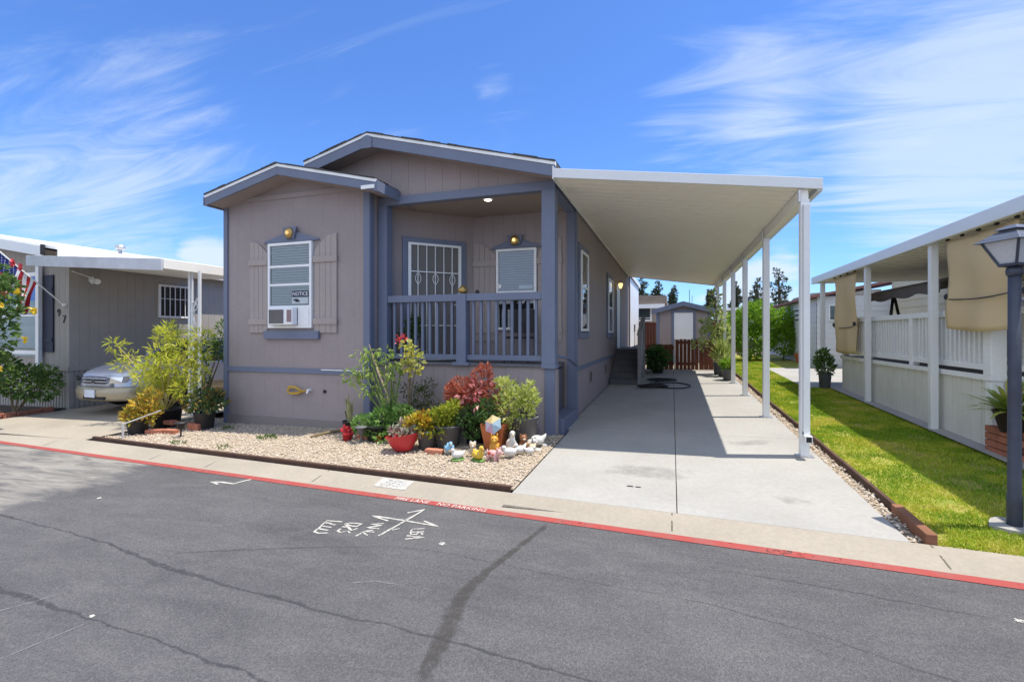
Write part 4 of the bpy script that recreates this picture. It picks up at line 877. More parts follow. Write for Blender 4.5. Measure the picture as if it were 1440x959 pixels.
mb = MB(); mb.lathe([(.15, 0), (.19, .3), (.2, .32), (.17, .3)], (-.42, 15.6, z), 16); mb.build('pot', BLACKP, t, smooth=True)
mb = MB(); bush(mb, [(-.5, 15.5, z+.55, .24, .3, .24), (-.3, 15.4, z+.48, .22, .25, .2), (-.52, 15.4, z+.38, .22, .25, .2)], 420, .2, .08, up=.3, droop=.2); mb.build('foliage', DKGREEN, t)
# potted tree and pots by the rear posts
PALEG = leafmat('variegated_leaves', [(.3, .4, .07), (.46, .54, .16), (.6, .62, .3), (.38, .46, .1)], .45)
def pot(mb, x, y, z, r, h, n=18, flare=.8, sq=False): mb.lathe([(r*flare, 0), (r, h*.92), (r*1.06, h*.92), (r*1.06, h), (r*.95, h), (r*.93, h*.86)], (x, y, z), n if not sq else 4, capt=True)
def potted(name, label, x, y, r, h, potm, blobs, nl, ln, wd, lm, tips=None, group=None, sm=None, cat='plant', dz=0., sr=.012, flare=.8, **kw):
    z = gz(x, y)+dz; t = thing(name, label, cat, (x, y, z), group)
    mb = MB(); pot(mb, x, y, z, r, h, flare=flare); mb.build('pot', potm, t, smooth=True).modifiers.new('edge', 'BEVEL').width = .004
    mb = MB(); mb.lathe([(.001, 0), (r*.92, .0)], (x, y, z+h*.88), 14, capb=False, capt=False); mb.build('soil', SOIL, t)
    B = [(x+a, y+b, z+h+c, p, q_, s_) for a, b, c, p, q_, s_ in blobs]
    mb = MB(); stems(mb, (x, y, z+h*.8), tips and [(x+a, y+b, z+h+c) for a, b, c in tips] or [(b[0], b[1], b[2]) for b in B], sr); mb.build('stem', sm or STEM, t)
    mb = MB(); bush(mb, B, nl, ln, wd, **kw); mb.build('foliage', lm, t); return t
potted('potted_tree', 'tall pale leafed shrub in a dark pot against the brown fence', 1.32, 15.3, .17, .36, GREYP, [(-.3, 0, .8, .22, .25, .22), (0, 0, 1.25, .2, .25, .2), (-.1, 0, 1.6, .16, .18, .2), (-.5, .1, .5, .2, .2, .14), (.12, .1, .85, .2, .22, .22), (-.1, 0, 1.95, .1, .1, .15), (-.15, -.1, .95, .2, .2, .15), (-.35, 0, 1.15, .14, .14, .1)], 400, .17, .075, PALEG, group=None, sr=.025, shell=.3)
potted('potted_plant', 'spiky leafed plant in a small dark pot by the rear posts', 1.36, 14.75, .13, .3, GREYP, [(0, 0, .25, .16, .16, .3)], 260, .32, .035, PALEG, up=1.5, jit=.25)
potted('potted_plant', 'square dark pot with low green leaves nearest the rear posts', 1.42, 13.85, .15, .3, GREYP, [(0, 0, .1, .14, .14, .1)], 160, .16, .06, LEMON, up=.8)
# timber edging
def edging(name, label, pts, w, h, m, cat='edging', sink=.02, parts='board'):
    t = thing(name, label, cat, (pts[0][0], pts[0][1], gz(*pts[0][:2])))
    for a, b in zip(pts, pts[1:]):
        a = Vector(a[:2]); b = Vector(b[:2]); d = (b-a).normalized(); n_ = Vector((-d.y, d.x))*w/2; b2 = b-d*.006; P = []
        for zz in (-sink, h):
            for c in (a-n_, b2-n_, b2+n_, a+n_): P.append((c.x, c.y, gz(c.x, c.y)+zz))
        mb = MB(); mb.hexa(P); mb.build(parts, m, t, bevel=.006)
    return t
edging('timber_edging', 'weathered dark brown timber strip along the front of the gravel bed', [(-8.62, ykerb(-8.62)+.06), (-6.9, ykerb(-6.9)+.045), (-5.6, ykerb(-5.6)+.05), (-3.3, ykerb(-3.3)+.04), (-1.49, ykerb(-1.49)+.05)], .045, .05, TIMBER)
edging('lawn_edging', 'thin brown board edging between the driveway gravel and the lawn', [(1.748, 4.73), (1.755, 6.0), (1.76, 7.5), (1.75, 10), (1.76, 12.6), (1.75, 16)], .035, .06, TIMBER)
edging('timber_block', 'thick reddish timber at the kerb end of the lawn edging', [(1.735, 4.12), (1.745, 4.72)], .07, .07, REDWOOD)
# ================================================================ left neighbour
ln = thing('mobile_home', 'grey beige home numbered 97 with a white roof on the left', 'house', (-15, 8, gz(-15, 8)))
GREYW = paint('grey_beige_siding', (.36, .33, .295), .8, .05)
LX = -12.86
fS = frame((LX, 6.99), (0, 1), (1, 0)); fF = frame((-19, 6.99), (1, 0), (0, -1))
mb = MB(); siding(mb, fS, 12, .72, 3.25, .2); siding(mb, fF, 6.14, .72, lambda u: 3.28+.17*(6.14-u), .2); siding(mb, fS, 12, -.4, .66, .1, gw=.03, gd=.02); siding(mb, fF, 6.14, -.5, .66, .1, gw=.03, gd=.02)
mb.box(-24, LX-.03, 7.02, 18.9, -.5, 3.2); mb.prism([(-20, 3.1), (LX-.03, 3.1), (LX-.03, 3.24), (-20, 4.4)], lambda a, b, d: (a, d, b), 7.02, 18.9); mb.build('wall', GREYW, ln)
mb = MB(); mb.lbox(fS, 0, 12, .002, .03, .64, .74); mb.lbox(fF, 0, 6.16, .002, .03, .64, .74); mb.build('belt_trim', GREYW, ln)
zl = lambda x: 3.30+.165*(-12.6-x)
mb = MB(); mb.hexa([(-20, 6.6, zl(-20)), (-12.55, 6.6, zl(-12.55)), (-12.55, 19.2, zl(-12.55)), (-20, 19.2, zl(-20)), (-20, 6.6, zl(-20)+.06), (-12.55, 6.6, zl(-12.55)+.06), (-12.55, 19.2, zl(-12.55)+.06), (-20, 19.2, zl(-20)+.06)]); lr = mb.build('roof', WHITE, ln)
mb = MB(); mb.hexa([(-20, 6.57, zl(-20)-.2), (-13.0, 6.57, zl(-13.0)-.2), (-13.0, 6.598, zl(-13.0)-.2), (-20, 6.598, zl(-20)-.2), (-20, 6.57, zl(-20)+.02), (-13.0, 6.57, zl(-13.0)+.02), (-13.0, 6.598, zl(-13.0)+.02), (-20, 6.598, zl(-20)+.02)]); mb.build('rake_board', ALU, lr)
mb = MB(); mb.box(-12.57, -12.53, 6.62, 19.2, 3.04, 3.37); mb.build('eave_fascia', ALU, lr); mb = MB(); mb.box(-13.02, -12.94, 6.55, 6.60, 3.2, 3.42); mb.build('gutter_bracket', DARK, lr)
p = AX(142, 359, -15.2); mb = MB(); mb.cyl((p.x, 9.5, zl(p.x)), (p.x, 9.5, zl(p.x)+.16), .05, .05, 10); mb.ell((p.x, 9.5, zl(p.x)+.24), (.13, .13, .1), 10, 7); mb.build('roof_vent', METAL, lr)
# carport roof of the left home
mb = MB(); zf = lambda x: 3.08-.066*(x+12.35)
def slab(x0, x1, y0, y1, lo, hi): mb.hexa([(x0, y0, zf(x0)+lo), (x1, y0, zf(x1)+lo), (x1, y1, zf(x1)+lo), (x0, y1, zf(x0)+lo), (x0, y0, zf(x0)+hi), (x1, y0, zf(x1)+hi), (x1, y1, zf(x1)+hi), (x0, y1, zf(x0)+hi)])
slab(-12.8, -9.0, 6.34, 9.6, -.1, -.02); mb.build('carport_roof', CREAM, ln)
mb = MB(); slab(-13.0, -8.98, 6.3, 6.338, -.2, .02); mb.build('carport_fascia', paint('weathered_fascia', (.52, .53, .56), .7, .15, 2, dirt=(.36, .36, .37)), ln, bevel=.004)
mb = MB(); slab(-9.0, -8.96, 6.34, 9.6, -.16, .02); mb.build('carport_gutter', CREAM, ln, bevel=.004)
mb = MB(); mb.box(-12.87, -12.8, 6.4, 6.48, .7, 3.0) if False else mb.lbox(fF, 5.17, 5.28, .05, .12, .74, 3.3); mb.build('downspout', WHITE, ln)
mb = MB(); mb.lbox(fF, 5.32, 5.63, .002, .035, 1.06, 2.82); mb.lbox(fF, 5.33, 5.62, .035, .05, 1.3, 1.38); mb.lbox(fF, 5.33, 5.62, .035, .05, 2.45, 2.53); mb.build('shutter', paint('navy_shutter', (.025, .03, .06), .6), ln, bevel=.003)
BLUEP = paint('sky_reflection_blue', (.04, .17, .55), .3, .05)
w = window(fF, 2.6, 5.2, 1.0, 2.9, (1.9,), BLIND, GLASSB, parent=ln, fw=.09, blind_to=1.0, slat=.05)
mb = MB(); mb.lbox(fF, 2.7, 5.1, .036, .04, 2.25, 2.8); mb.build('sky_reflection', BLUEP, w)  # blue sheet paints the sky's reflection onto the upper pane
fw = window(fS, 1.95, 2.8, 1.9, 2.78, (), DARK, GLASS, parent=ln, fw=.05)
mb = MB()
for k in range(5): mb.lbox(fS, 2.08+k*.14, 2.095+k*.14, .06, .075, 1.93, 2.76)
mb.lbox(fS, 1.97, 2.78, .058, .07, 2.4, 2.415); mb.build('security_bars', WHITE, fw)
mb = MB(); c = fS(.42, .0, 2.75); mb.lbox(fS, .38, .46, .0, .05, 2.7, 2.8); fl = mb.build('floodlight', WHITE, ln); mb = MB()
for s in (-1, 1): mb.lathe([(.02, 0), (.07, .09), (.065, .1)], fS(.42+s*.08, .08, 2.72), 10, M=Matrix.Rotation(R(110), 3, 'Y') @ Matrix.Rotation(R(s*25), 3, 'X'))
mb.tube([fS(.42, .03, 2.78), fS(.15, .05, 2.85), fS(.0, .1, 2.88)], .012, 5); mb.build('lamp_head', WHITE, fl)
NUM = paint('dark_number', (.03, .03, .035), .5); mb = MB(); text(mb, '9', .24, lambda a, b: fF(5.80+a, .012, 1.95+b)); mb.build('house_number', NUM, ln, solid=.012); mb = MB(); text(mb, '7', .24, lambda a, b: fF(5.99+a, .012, 1.80+b)); mb.build('house_number', NUM, ln, solid=.012)
# lattice post
t = thing('lattice_post', 'white wrought iron scroll post holding the left carport roof', 'post', (-9, 6.95, gz(-9, 6.95))); mb = MB(); z0 = gz(-9, 6.95); zt = 2.72
mb.box(-9.125, -9.065, 6.93, 6.97, z0, zt); mb.box(-8.86, -8.81, 6.93, 6.97, z0, zt); mb.box(-9.04, -9.015, 6.94, 6.96, z0, zt)
mb.build('upright', ALU, t); mb = MB(); z = z0+.2
while z < 2.0:
    mb.tube([(-8.97+.11*math.cos(a*.5)*(1 if int(z*10) % 2 else -1)*min(1, a/9), 6.95, z+.17+.15*math.sin(a*.5-1.5)) for a in range(14)], .008, 5); z += .3
mb.tube([(-9.0+.1*math.sin(a), 6.95, 2.02+.09*math.cos(a)) for a in np.linspace(0, 6.28, 16)], .009, 5); mb.build('scrollwork', ALU, t)
# flag
fg = thing('flag', 'stars and stripes flag drooping from a slanted pole by the number 97', 'flag', (-12.95, 6.95, 2.1))
p0 = Vector((-12.95, 6.96, 2.1)); p1 = Vector((-13.72, 6.1, 3.35)); mb = MB(); mb.tube([p0, p1], .014, 8); mb.lathe([(.05, 0), (.05, .02), (.02, .06)], p0, 10); mb.build('pole', paint('pole_white', (.7, .68, .62), .5), fg); mb = MB(); mb.ell(p1, .035, 8, 6); mb.build('finial', BRASS, fg)
FR = paint('flag_red', (.45, .02, .03), .8); FW = paint('flag_white', (.75, .74, .72), .8); FB = paint('flag_blue', (.02, .03, .16), .8)
mb = MB(); nu, nv = 26, 30; hoist0, hoist1 = p1.lerp(p0, .03), p1.lerp(p0, .60)
def fp(u, v):
    a = hoist0.lerp(hoist1, u); fall = v*1.15; k = 1-.35*v
    a = hoist0.lerp(hoist1, .5+(u-.5)*k-.12*v); return a+Vector((.05*math.sin(u*15+v*3)*v, .07*math.sin(u*17+v*4)*v, -fall*(.72+.12*math.sin(u*9))))
for j in range(nv):
    for i in range(nu):
        st_ = i*13//nu; mb.cur = 2 if (i < nu*7/13 and j < nv*.4) else (0 if st_ % 2 == 0 else 1)
        mb.add([fp(i/nu, j/nv), fp((i+1)/nu, j/nv), fp((i+1)/nu, (j+1)/nv), fp(i/nu, (j+1)/nv)], [(0, 1, 2, 3)])
mb.build('cloth', [FR, FW, FB], fg); mb = MB()
for a in range(5):
    for b in range(6):
        u = (.6+a*1.2)/13+.02; v = .035+b*.06; c = fp(u, v); e = (fp(u+.018, v)-c); g2 = (fp(u, v+.018)-c); n_ = e.cross(g2).normalized()
        for s in (-.006, .006):
            k = [c+n_*s+(e*math.cos(q_*.628)+g2*math.sin(q_*.628))*(1 if q_ % 2 == 0 else .42) for q_ in range(10)]; mb.add(k, [tuple(range(10))])
mb.build('stars', FW, fg)
# left bed: brick edging, shrubs
def brick_row(name, label, pts, group=None, step=.215, h=.09, w=.1):
    t = thing(name, label, 'edging', (pts[0][0], pts[0][1], gz(*pts[0])), group)
    for a, b in zip(pts, pts[1:]):
        a = Vector(a); b = Vector(b); k = max(1, round((b-a).length/step)); d = (b-a).normalized(); n_ = Vector((-d.y, d.x))
        for i in range(k):
            c = a.lerp(b, (i+.5)/k)+n_*random.uniform(-.01, .01); th = math.atan2(d.y, d.x)+random.uniform(-.06, .06); ca, sa = math.cos(th), math.sin(th); L2 = (b-a).length/k*.47
            P = []
            for zz in (-.03, h+random.uniform(-.01, .01)):
                for sx, sy in ((-1, -1), (1, -1), (1, 1), (-1, 1)): x = c.x+sx*L2*ca-sy*w/2*sa; y = c.y+sx*L2*sa+sy*w/2*ca; P.append((x, y, gz(x, y)+zz))
            mb = MB(); mb.hexa(P); mb.build('brick', BRICK, t, bevel=.008)
    return t
brick_row('brick_edging', 'row of red bricks edging the left neighbour flower bed', [(-14.6, 5.75), (-13.0, 5.92), (-12.95, 6.75)])
sheet_bed = tag(sheet('flower_bed', [-18, -14.6, -12.98], [5.9, 6.5, 7.0], lambda x, y: gz(x, y)+.02, SOIL))
MIDG = leafmat('mid_green_leaves', [(.06, .12, .03), (.11, .2, .045), (.18, .27, .07)], .34)
YEL = leafmat('yellow_petals', [(.75, .52, .03), (.8, .62, .05)], .25); ORA = leafmat('orange_petals', [(.7, .25, .03), (.8, .45, .05)], .25)
PINK = leafmat('red_petals', [(.55, .04, .05), (.7, .10, .12)], .25)
fb = shrub('flowering_shrub', 'tall shrub with yellow flowers at the left edge before the flag', 'shrub', (-12.75, 5.6, gz(-12.75, 5.6)), [(-12.7, 5.6, 2.1, .45, .45, .5), (-13.0, 5.6, 2.6, .4, .4, .35), (-12.65, 5.55, 1.5, .4, .4, .5), (-12.9, 5.5, .8, .45, .4, .5), (-12.3, 5.6, 2.35, .3, .3, .22)], 1500, .13, .075, MIDG, up=.2)
for (px, py) in ((27, 411), (51, 437), (47, 437), (37, 478), (4, 429), (2, 518), (20, 370), (30, 376)):
    c = AY(px, py, 5.3); mb = MB()
    for k in range(9): a = k*.698; leaves(mb, np.array([list(c)]), np.array([[math.cos(a), -.5, math.sin(a)]]), .085, .06, jit=.15)
    mb.build('flower', PINK if py < 380 else YEL, fb)
shrub('leafy_shrub', 'low leafy green shrub in the left neighbour bed', 'shrub', (-13.2, 6.2, gz(-13.2, 6.2)), [(-13.1, 6.3, .45, .55, .35, .35), (-12.7, 6.4, .35, .4, .3, .3), (-13.4, 6.1, .7, .35, .3, .35), (-12.6, 6.45, .62, .2, .2, .2)], 1500, .1, .055, MIDG)

# ================================================================ car
CARP = paint('champagne_car_paint', (.58, .59, .66), .22, .02, 1, metal=.35, spec=.6); CARG = paint('gold_lower_paint', (.42, .36, .25), .3, .03, 1, metal=.3)
car = thing('parked_car', 'silver and gold sedan parked under the left carport', 'car', (-11.15, 8.9, gz(-11.15, 8.9)))
cx = -11.15; cz = gz(cx, 8.9); YF = 6.5
# stations: distance from nose, half width, hood/deck height, bottom height
ST = [(0, .50, .72, .30), (.06, .66, .80, .24), (.2, .78, .87, .2), (.5, .85, .95, .19), (1.0, .88, 1.02, .18), (1.5, .89, 1.05, .18), (2.4, .90, 1.04, .18), (3.3, .90, 1.04, .18), (4.0, .88, 1.05, .19), (4.5, .83, 1.02, .22), (4.75, .72, .95, .28), (4.8, .6, .85, .34)]
mb = MB(); rings = []
for (d, w_, t_, b_) in ST:
    pr = [(w_*.86, b_), (w_*.99, b_+.1), (w_, .42), (w_*1.0, .5), (w_*.985, .62), (w_*.95, t_-.10), (w_*.86, t_-.02), (w_*.55, t_+.012), (0, t_+.02)]
    pr = [(a, min(z_, t_+.02)) for a, z_ in pr]; rings.append([(cx+a, YF+d+.10*(abs(a)/.9)**2*(1 if d < 1 else 0), cz+z_) for a, z_ in pr]+[(cx-a, YF+d+.10*(abs(a)/.9)**2*(1 if d < 1 else 0), cz+z_) for a, z_ in pr[-2::-1]])
n = len(rings[0]); V = [p for r_ in rings for p in r_]; F = []; mi = []
for i in range(len(rings)-1):
    for j in range(n-1): F.append((i*n+j, i*n+j+1, (i+1)*n+j+1, (i+1)*n+j)); mi.append(1 if (j < 3 or j > n-5) else 0)
    F.append((i*n+n-1, i*n, (i+1)*n, (i+1)*n+n-1)); mi.append(1)
F += [tuple(range(n)), tuple(range((len(rings)-1)*n, len(rings)*n))]; mi += [0, 0]
mb.v = V; mb.f = F; mb.mi = mi; body = mb.build('body', [CARP, CARG], car, smooth=True)
sd_ = body.modifiers.new('smooth', 'SUBSURF'); sd_.levels = 2; sd_.render_levels = 2
CGL = paint('car_glass', (.012, .014, .016), .12, .05, spec=.3)
def cab(d0, z, w): return (cx-w, YF+d0, cz+z), (cx+w, YF+d0, cz+z)
g0 = [(1.35, 1.0, .76), (2.2, 1.44, .6), (3.35, 1.48, .6), (4.15, 1.03, .72)]
mb = MB(); L_ = [cab(*a)[0] for a in g0]; R_ = [cab(*a)[1] for a in g0]
mb.quad(L_[0], R_[0], R_[1], L_[1]); mb.build('windscreen', CGL, car)
mb = MB(); mb.hexa([Vector(p)+Vector((0, 0, -.02)) for p in (L_[1], R_[1], R_[2], L_[2])]+[Vector(p)+Vector((0, 0, .03)) for p in (L_[1], R_[1], R_[2], L_[2])]); mb.build('roof', CARP, car, bevel=.02)
mb = MB(); mb.quad(L_[3], R_[3], R_[2], L_[2]); mb.build('rear_window', CGL, car)
for S_ in (L_, R_):
    mb = MB(); s = 1 if S_ is R_ else -1
    mb.add([S_[0], S_[1], S_[2], S_[3], (cx+s*.84, YF+4.1, cz+1.03), (cx+s*.84, YF+1.5, cz+1.02)], [(0, 1, 2, 3, 4, 5)]); mb.build('side_window', CGL, car)
    mb = MB(); mb.bar(S_[0], S_[1], .05, .05); mb.bar(S_[2], S_[3], .06, .06); m_ = (Vector(S_[1])+Vector(S_[2]))/2; mb.bar(m_, (cx+s*.84, m_.y, cz+1.0), .05, .06); mb.build('pillar', CARP, car)
    mb = MB(); mb.ell((cx+s*.98, YF+1.72, cz+1.1), (.1, .06, .07), 10, 8); mb.build('mirror', CARP, car, smooth=True)
    mb = MB(); mb.prism([(0, 0), (.30, .03), (.33, .13), (.05, .12)], lambda a, b, d: (cx+s*(.40+a), YF+.02+.36*a*a*2+d, cz+.60+b*1.15), -.02, .1); hl = mb.build('headlight', glassmat('lamp_glass', (.5, .54, .58), extra=.08), car, bevel=.01)
    mb = MB(); mb.ell((cx+s*.58, YF+.15, cz+.64), (.05, .03, .045), 8, 6); mb.build('reflector', METAL, hl)
    for d in (.98, 3.7):
        M_ = Matrix.Rotation(R(90), 3, 'Y'); mb = MB(); mb.lathe([(.2, -.09), (.31, -.1), (.325, -.06), (.325, .06), (.31, .1), (.2, .09)], (cx+s*.79, YF+d, cz+.315), 24, M=M_); wl = mb.build('wheel', paint('tyre_rubber', (.02, .02, .02), .8) if 'tyre_rubber' not in bpy.data.materials else bpy.data.materials['tyre_rubber'], car, smooth=True)
        mb = MB(); mb.lathe([(.02, .09), (.12, .085), (.2, .095), (.2, .07)], (cx+s*.79+(0 if s > 0 else 0), YF+d, cz+.315), 16, M=M_ if s > 0 else Matrix.Rotation(R(-90), 3, 'Y')); mb.build('rim', METAL, wl, smooth=True)
mb = MB(); k = 12; P = []
for i in range(k+1):
    a = -.87+1.74*i/k; yy = YF-.07+.30*(abs(a)/.87)**3
    for (dy, z_) in ((.03, .26), (-.0, .30), (-.02, .44), (0, .51), (.06, .53)): P.append((cx+a, yy+dy, cz+z_))
mb.add(P, [(i*5+j, (i+1)*5+j, (i+1)*5+j+1, i*5+j+1) for i in range(k) for j in range(4)]); mb.build('bumper', [CARG], car, smooth=True, solid=.02)
mb = MB()
for z_ in (.60, .66): mb.box(cx-.30, cx+.30, YF-.03, YF+.03, cz+z_, cz+z_+.022)
gr = mb.build('grille', DARK, car); mb = MB(); mb.box(cx-.36, cx+.36, YF-.025, YF+.04, cz+.628, cz+.652); mb.box(cx-.36, cx+.36, YF-.02, YF+.04, cz+.688, cz+.71); mb.build('grille_bar', CARP, gr, bevel=.005)
mb = MB(); mb.lathe([(.034, -.008), (.034, .008), (.024, .008), (.024, -.008)], (cx, YF-.035, cz+.64), 18, sx=1.35, M=Matrix.Rotation(R(90), 3, 'X')); mb.build('emblem', METAL, gr)
mb = MB(); mb.box(cx-.22, cx+.4, YF-.085, YF-.06, cz+.29, cz+.345); mb.build('air_intake', DARK, car)
mb = MB(); mb.box(cx-.13, cx+.17, YF-.115, YF-.095, cz+.33, cz+.485); mb.build('number_plate', paint('plate_white', (.62, .66, .74), .5), car, bevel=.004)
mb = MB(); mb.box(cx+.905, cx+.925, YF+2.2, YF+2.36, cz+.8, cz+.825); mb.build('door_handle', CARP, car)
# ================================================================ plants at the left drive corner
BAM = leafmat('golden_bamboo_leaves', [(.46, .52, .04), (.6, .62, .06), (.72, .66, .11), (.38, .48, .03)], .42)
bx, by = -8.35, 5.95; bz = gz(bx, by); h = .34
bt = thing('potted_bamboo', 'golden bamboo clump in a wide black tub beside the scroll post', 'plant', (bx, by, bz)); mb = MB(); pot(mb, bx, by, bz, .235, .33, flare=.85); mb.build('pot', BLACKP, bt, smooth=True); mb = MB(); mb.lathe([(.001, 0), (.21, 0)], (bx, by, bz+.29), 14, capb=False, capt=False); mb.build('soil', SOIL, bt)
tips = [AY(px, py, by+random.uniform(-.25, .2)) for px, py in ((163, 482), (185, 500), (170, 510), (205, 520), (232, 470), (240, 462), (250, 475), (225, 495), (215, 510), (262, 490), (280, 500), (275, 520), (240, 530), (210, 545), (200, 530), (260, 545), (285, 470), (225, 540))]
mb = MB(); stems(mb, (bx, by, bz+.28), tips, .012, .06, 5); mb.build('stem', paint('bamboo_cane', (.42, .34, .10), .6), bt)
bl = []
for t_ in tips:
    k_ = .17 if t_.x > -8.75 else .13; bl.append((t_.x, t_.y, t_.z-.04, k_, k_, k_*.8)); m_ = Vector((bx, by, bz+.6)).lerp(t_, .6); bl += [(m_.x, m_.y, m_.z, .12, .12, .12)] if t_.x > -8.75 else []
mb = MB(); bush(mb, bl, 2500, .13, .019, up=.25, droop=.15, jit=.6, shell=.3); mb.build('foliage', BAM, bt)
CROT = leafmat('croton_leaves', [(.2, .24, .03), (.52, .42, .06), (.6, .36, .05), (.3, .3, .04), (.5, .25, .05)], .25)
potted('potted_croton', 'yellow orange croton in a black pot at the drive edge', -8.25, 5.42, .155, .26, BLACKP, [(-.12, 0, .07, .14, .16, .11), (.08, .05, .2, .17, .17, .16), (.22, .05, .1, .15, .15, .14), (0, 0, .05, .2, .18, .12), (.15, .1, .34, .13, .13, .12)], 620, .095, .05, CROT, up=.7)
potted('potted_shrub', 'green shrub tinged with orange in a dark pot against the blue corner', -7.45, 5.95, .16, .30, BLACKP, [(-.2, 0, .15, .2, .18, .15), (.05, 0, .22, .2, .18, .17), (.2, .05, .2, .14, .15, .16), (0, -.05, .08, .22, .18, .1)], 700, .085, .045, leafmat('tinged_leaves', [(.05, .10, .03), (.10, .17, .05), (.16, .2, .07), (.40, .2, .05)], .25), up=.5)
shrub('climbing_plant', 'loose green climber hanging on the white scroll post', 'plant', (-8.95, 7.05, gz(-8.95, 7.05)), [(-8.9, 7.05, .6, .16, .12, .5), (-8.8, 7.1, 1.25, .18, .14, .3), (-8.6, 7.3, 1.22, .3, .2, .3), (-8.45, 7.2, 1.62, .2, .15, .12)], 1000, .07, .035, MIDG)
shrub('leafy_shrub', 'green shrub behind the left carport seen beside the car', 'shrub', (-9.3, 12.4, gz(-9.3, 12.4)), [(-9.3, 12.4, 1.0, .5, .5, .6), (-9.6, 12.5, 1.3, .4, .4, .4), (-9.1, 12.3, .6, .5, .5, .5)], 1400, .13, .06, MIDG)
# bricks, stake, solar light
BRK = []
for i, (px, py, lab, ang, dz) in enumerate(((218, 611, 'red brick lying left of the solar light, end turned to the kerb', .5, 0), (240, 611, 'red brick lying flat before the bamboo tub', .05, 0), (216, 603, 'red brick stacked on the flat ones before the croton', .35, .075), (240, 604, 'red brick on top of the flat brick before the bamboo tub', -.1, .075), (275, 606, 'red brick on edge right of the solar light', -.05, 0), (287, 600, 'red brick tilted at the foot of the pot by the blue corner', -.5, 0))):
    c = AG(px, py); z = gz(c.x, c.y)+dz+.014; ca, sa = math.cos(ang), math.sin(ang); hh = .07 if i != 4 else .12; P = []
    for zz in (0, hh):
        for sx, sy in ((-1, -1), (1, -1), (1, 1), (-1, 1)): P.append((c.x+sx*.125*ca-sy*.055*sa, c.y+sx*.125*sa+sy*.055*ca, z+zz))
    mb = MB(); mb.hexa(P); o = mb.build('brick', BRICK, None, bevel=.008, at=(c.x, c.y, z)); tag(o, lab, 'brick', 'loose bricks by the black pots')
t = thing('rope_stake', 'short white stake with a rope running back to the bamboo tub', 'stake', (-8.1, 5.1, gz(-8.1, 5.1))); z = gz(-8.1, 5.1); mb = MB(); mb.cyl((-8.1, 5.1, z), (-8.1, 5.1, z+.26), .016, .015, 8); mb.build('stake', paint('old_white', (.55, .53, .5), .7), t); mb = MB(); mb.tube([(-8.1, 5.1, z+.24), (-8.0, 5.25, z+.30), AY(226, 577, 5.45)], .012, 6); mb.build('rope', paint('grey_rope', (.42, .40, .37), .9), t)
def solar(x, y, lab, m=BLACKP):
    z = gz(x, y); t = thing('solar_light', lab, 'garden light', (x, y, z), 'solar path lights'); mb = MB(); mb.cyl((x, y, z), (x, y, z+.17), .012, .012, 8); mb.build('stake', m, t)
    mb = MB(); mb.lathe([(.05, 0), (.055, .08), (.09, .085), (.085, .1), (.03, .115)], (x, y, z+.15), 14); mb.build('head', m, t, smooth=True); return t
solar(-7.22, 5.37, 'black solar light among the bricks by the bamboo tub'); solar(-4.15, 5.68, 'grey solar light between the red pots left of the red bowl', GREYP)
# ================================================================ front garden
def wb(Y, lst, dy=.2):
    out = []
    for px, py, rx, ry in lst:
        p = AY(px, py, Y); k = (-p.x*CS+p.y*CC)/CF; out.append((p.x, p.y+random.uniform(-.06, .06), p.z, rx*k, max(rx, ry)*k*.8+dy*.3, ry*k))
    return out
def plant(name, label, x, y, r, h, potm, Bs, nl, ln, wd, lm, sm=None, sr=.01, potshape=None, cat='plant', flare=.8, extra=None, soil=True, **kw):
    z = gz(x, y)+.015; t = thing(name, label, cat, (x, y, z))
    mb = MB()
    if potshape: potshape(mb, x, y, z)
    else: pot(mb, x, y, z, r, h, flare=flare)
    mb.build('pot', potm, t, smooth=potshape is None)
    if soil: mb = MB(); mb.lathe([(.001, 0), (r*.9, .0)], (x, y, z+h*.87), 14, capb=False, capt=False); mb.build('soil', SOIL, t)
    mb = MB(); stems(mb, (x, y, z+h*.8), [(b[0], b[1], b[2]) for b in Bs], sr); mb.build('stem', sm or STEM, t)
    mb = MB(); bush(mb, Bs, nl, ln, wd, **kw); mb.build('foliage', lm, t); return t
# snake plant
SNK = leafmat('striped_blades', [(.30, .32, .14), (.48, .45, .25), (.2, .25, .08)], .2)
x, y = -4.72, 6.2; z = gz(x, y)+.01; t = thing('potted_plant', 'small plant of stiff pale upright blades in a black pot by the bump out corner', 'plant', (x, y, z)); mb = MB(); pot(mb, x, y, z, .12, .2); mb.build('pot', BLACKP, t, smooth=True)
mb = MB()
for i in range(12):
    a = random.uniform(0, 6.28); l = random.uniform(.28, .5); w_ = .022; lean = random.uniform(.05, .22) if i else .5; u = Vector((math.cos(a), math.sin(a), 0)) if i else Vector((-1, -.1, 0)); s = Vector((-u.y, u.x, 0))
    b = Vector((x, y, z+.17))+u*.04; m_ = b+u*lean*.4*l+Vector((0, 0, l*.6)); e = b+u*lean*l*1.2+Vector((0, 0, l*(.95 if i else .6)))
    mb.add([b-s*w_*.6, b+s*w_*.6, m_+s*w_, m_-s*w_, e], [(0, 1, 2, 3), (3, 2, 4)])
mb.build('foliage', SNK, t, solid=.004)
GRN = leafmat('fresh_green_leaves', [(.11, .24, .045), (.2, .36, .08), (.32, .47, .14), (.15, .3, .06)], .36)
plant('potted_herb', 'wide mound of small fresh green leaves behind the red bowl', -4.0, 5.95, .23, .22, BLACKP, wb(5.9, [(515, 595, 14, 12), (540, 588, 18, 16), (530, 603, 22, 12), (560, 598, 18, 16), (565, 580, 12, 10), (548, 612, 20, 6), (575, 606, 8, 9)]), 2100, .062, .04, GRN, up=.5)
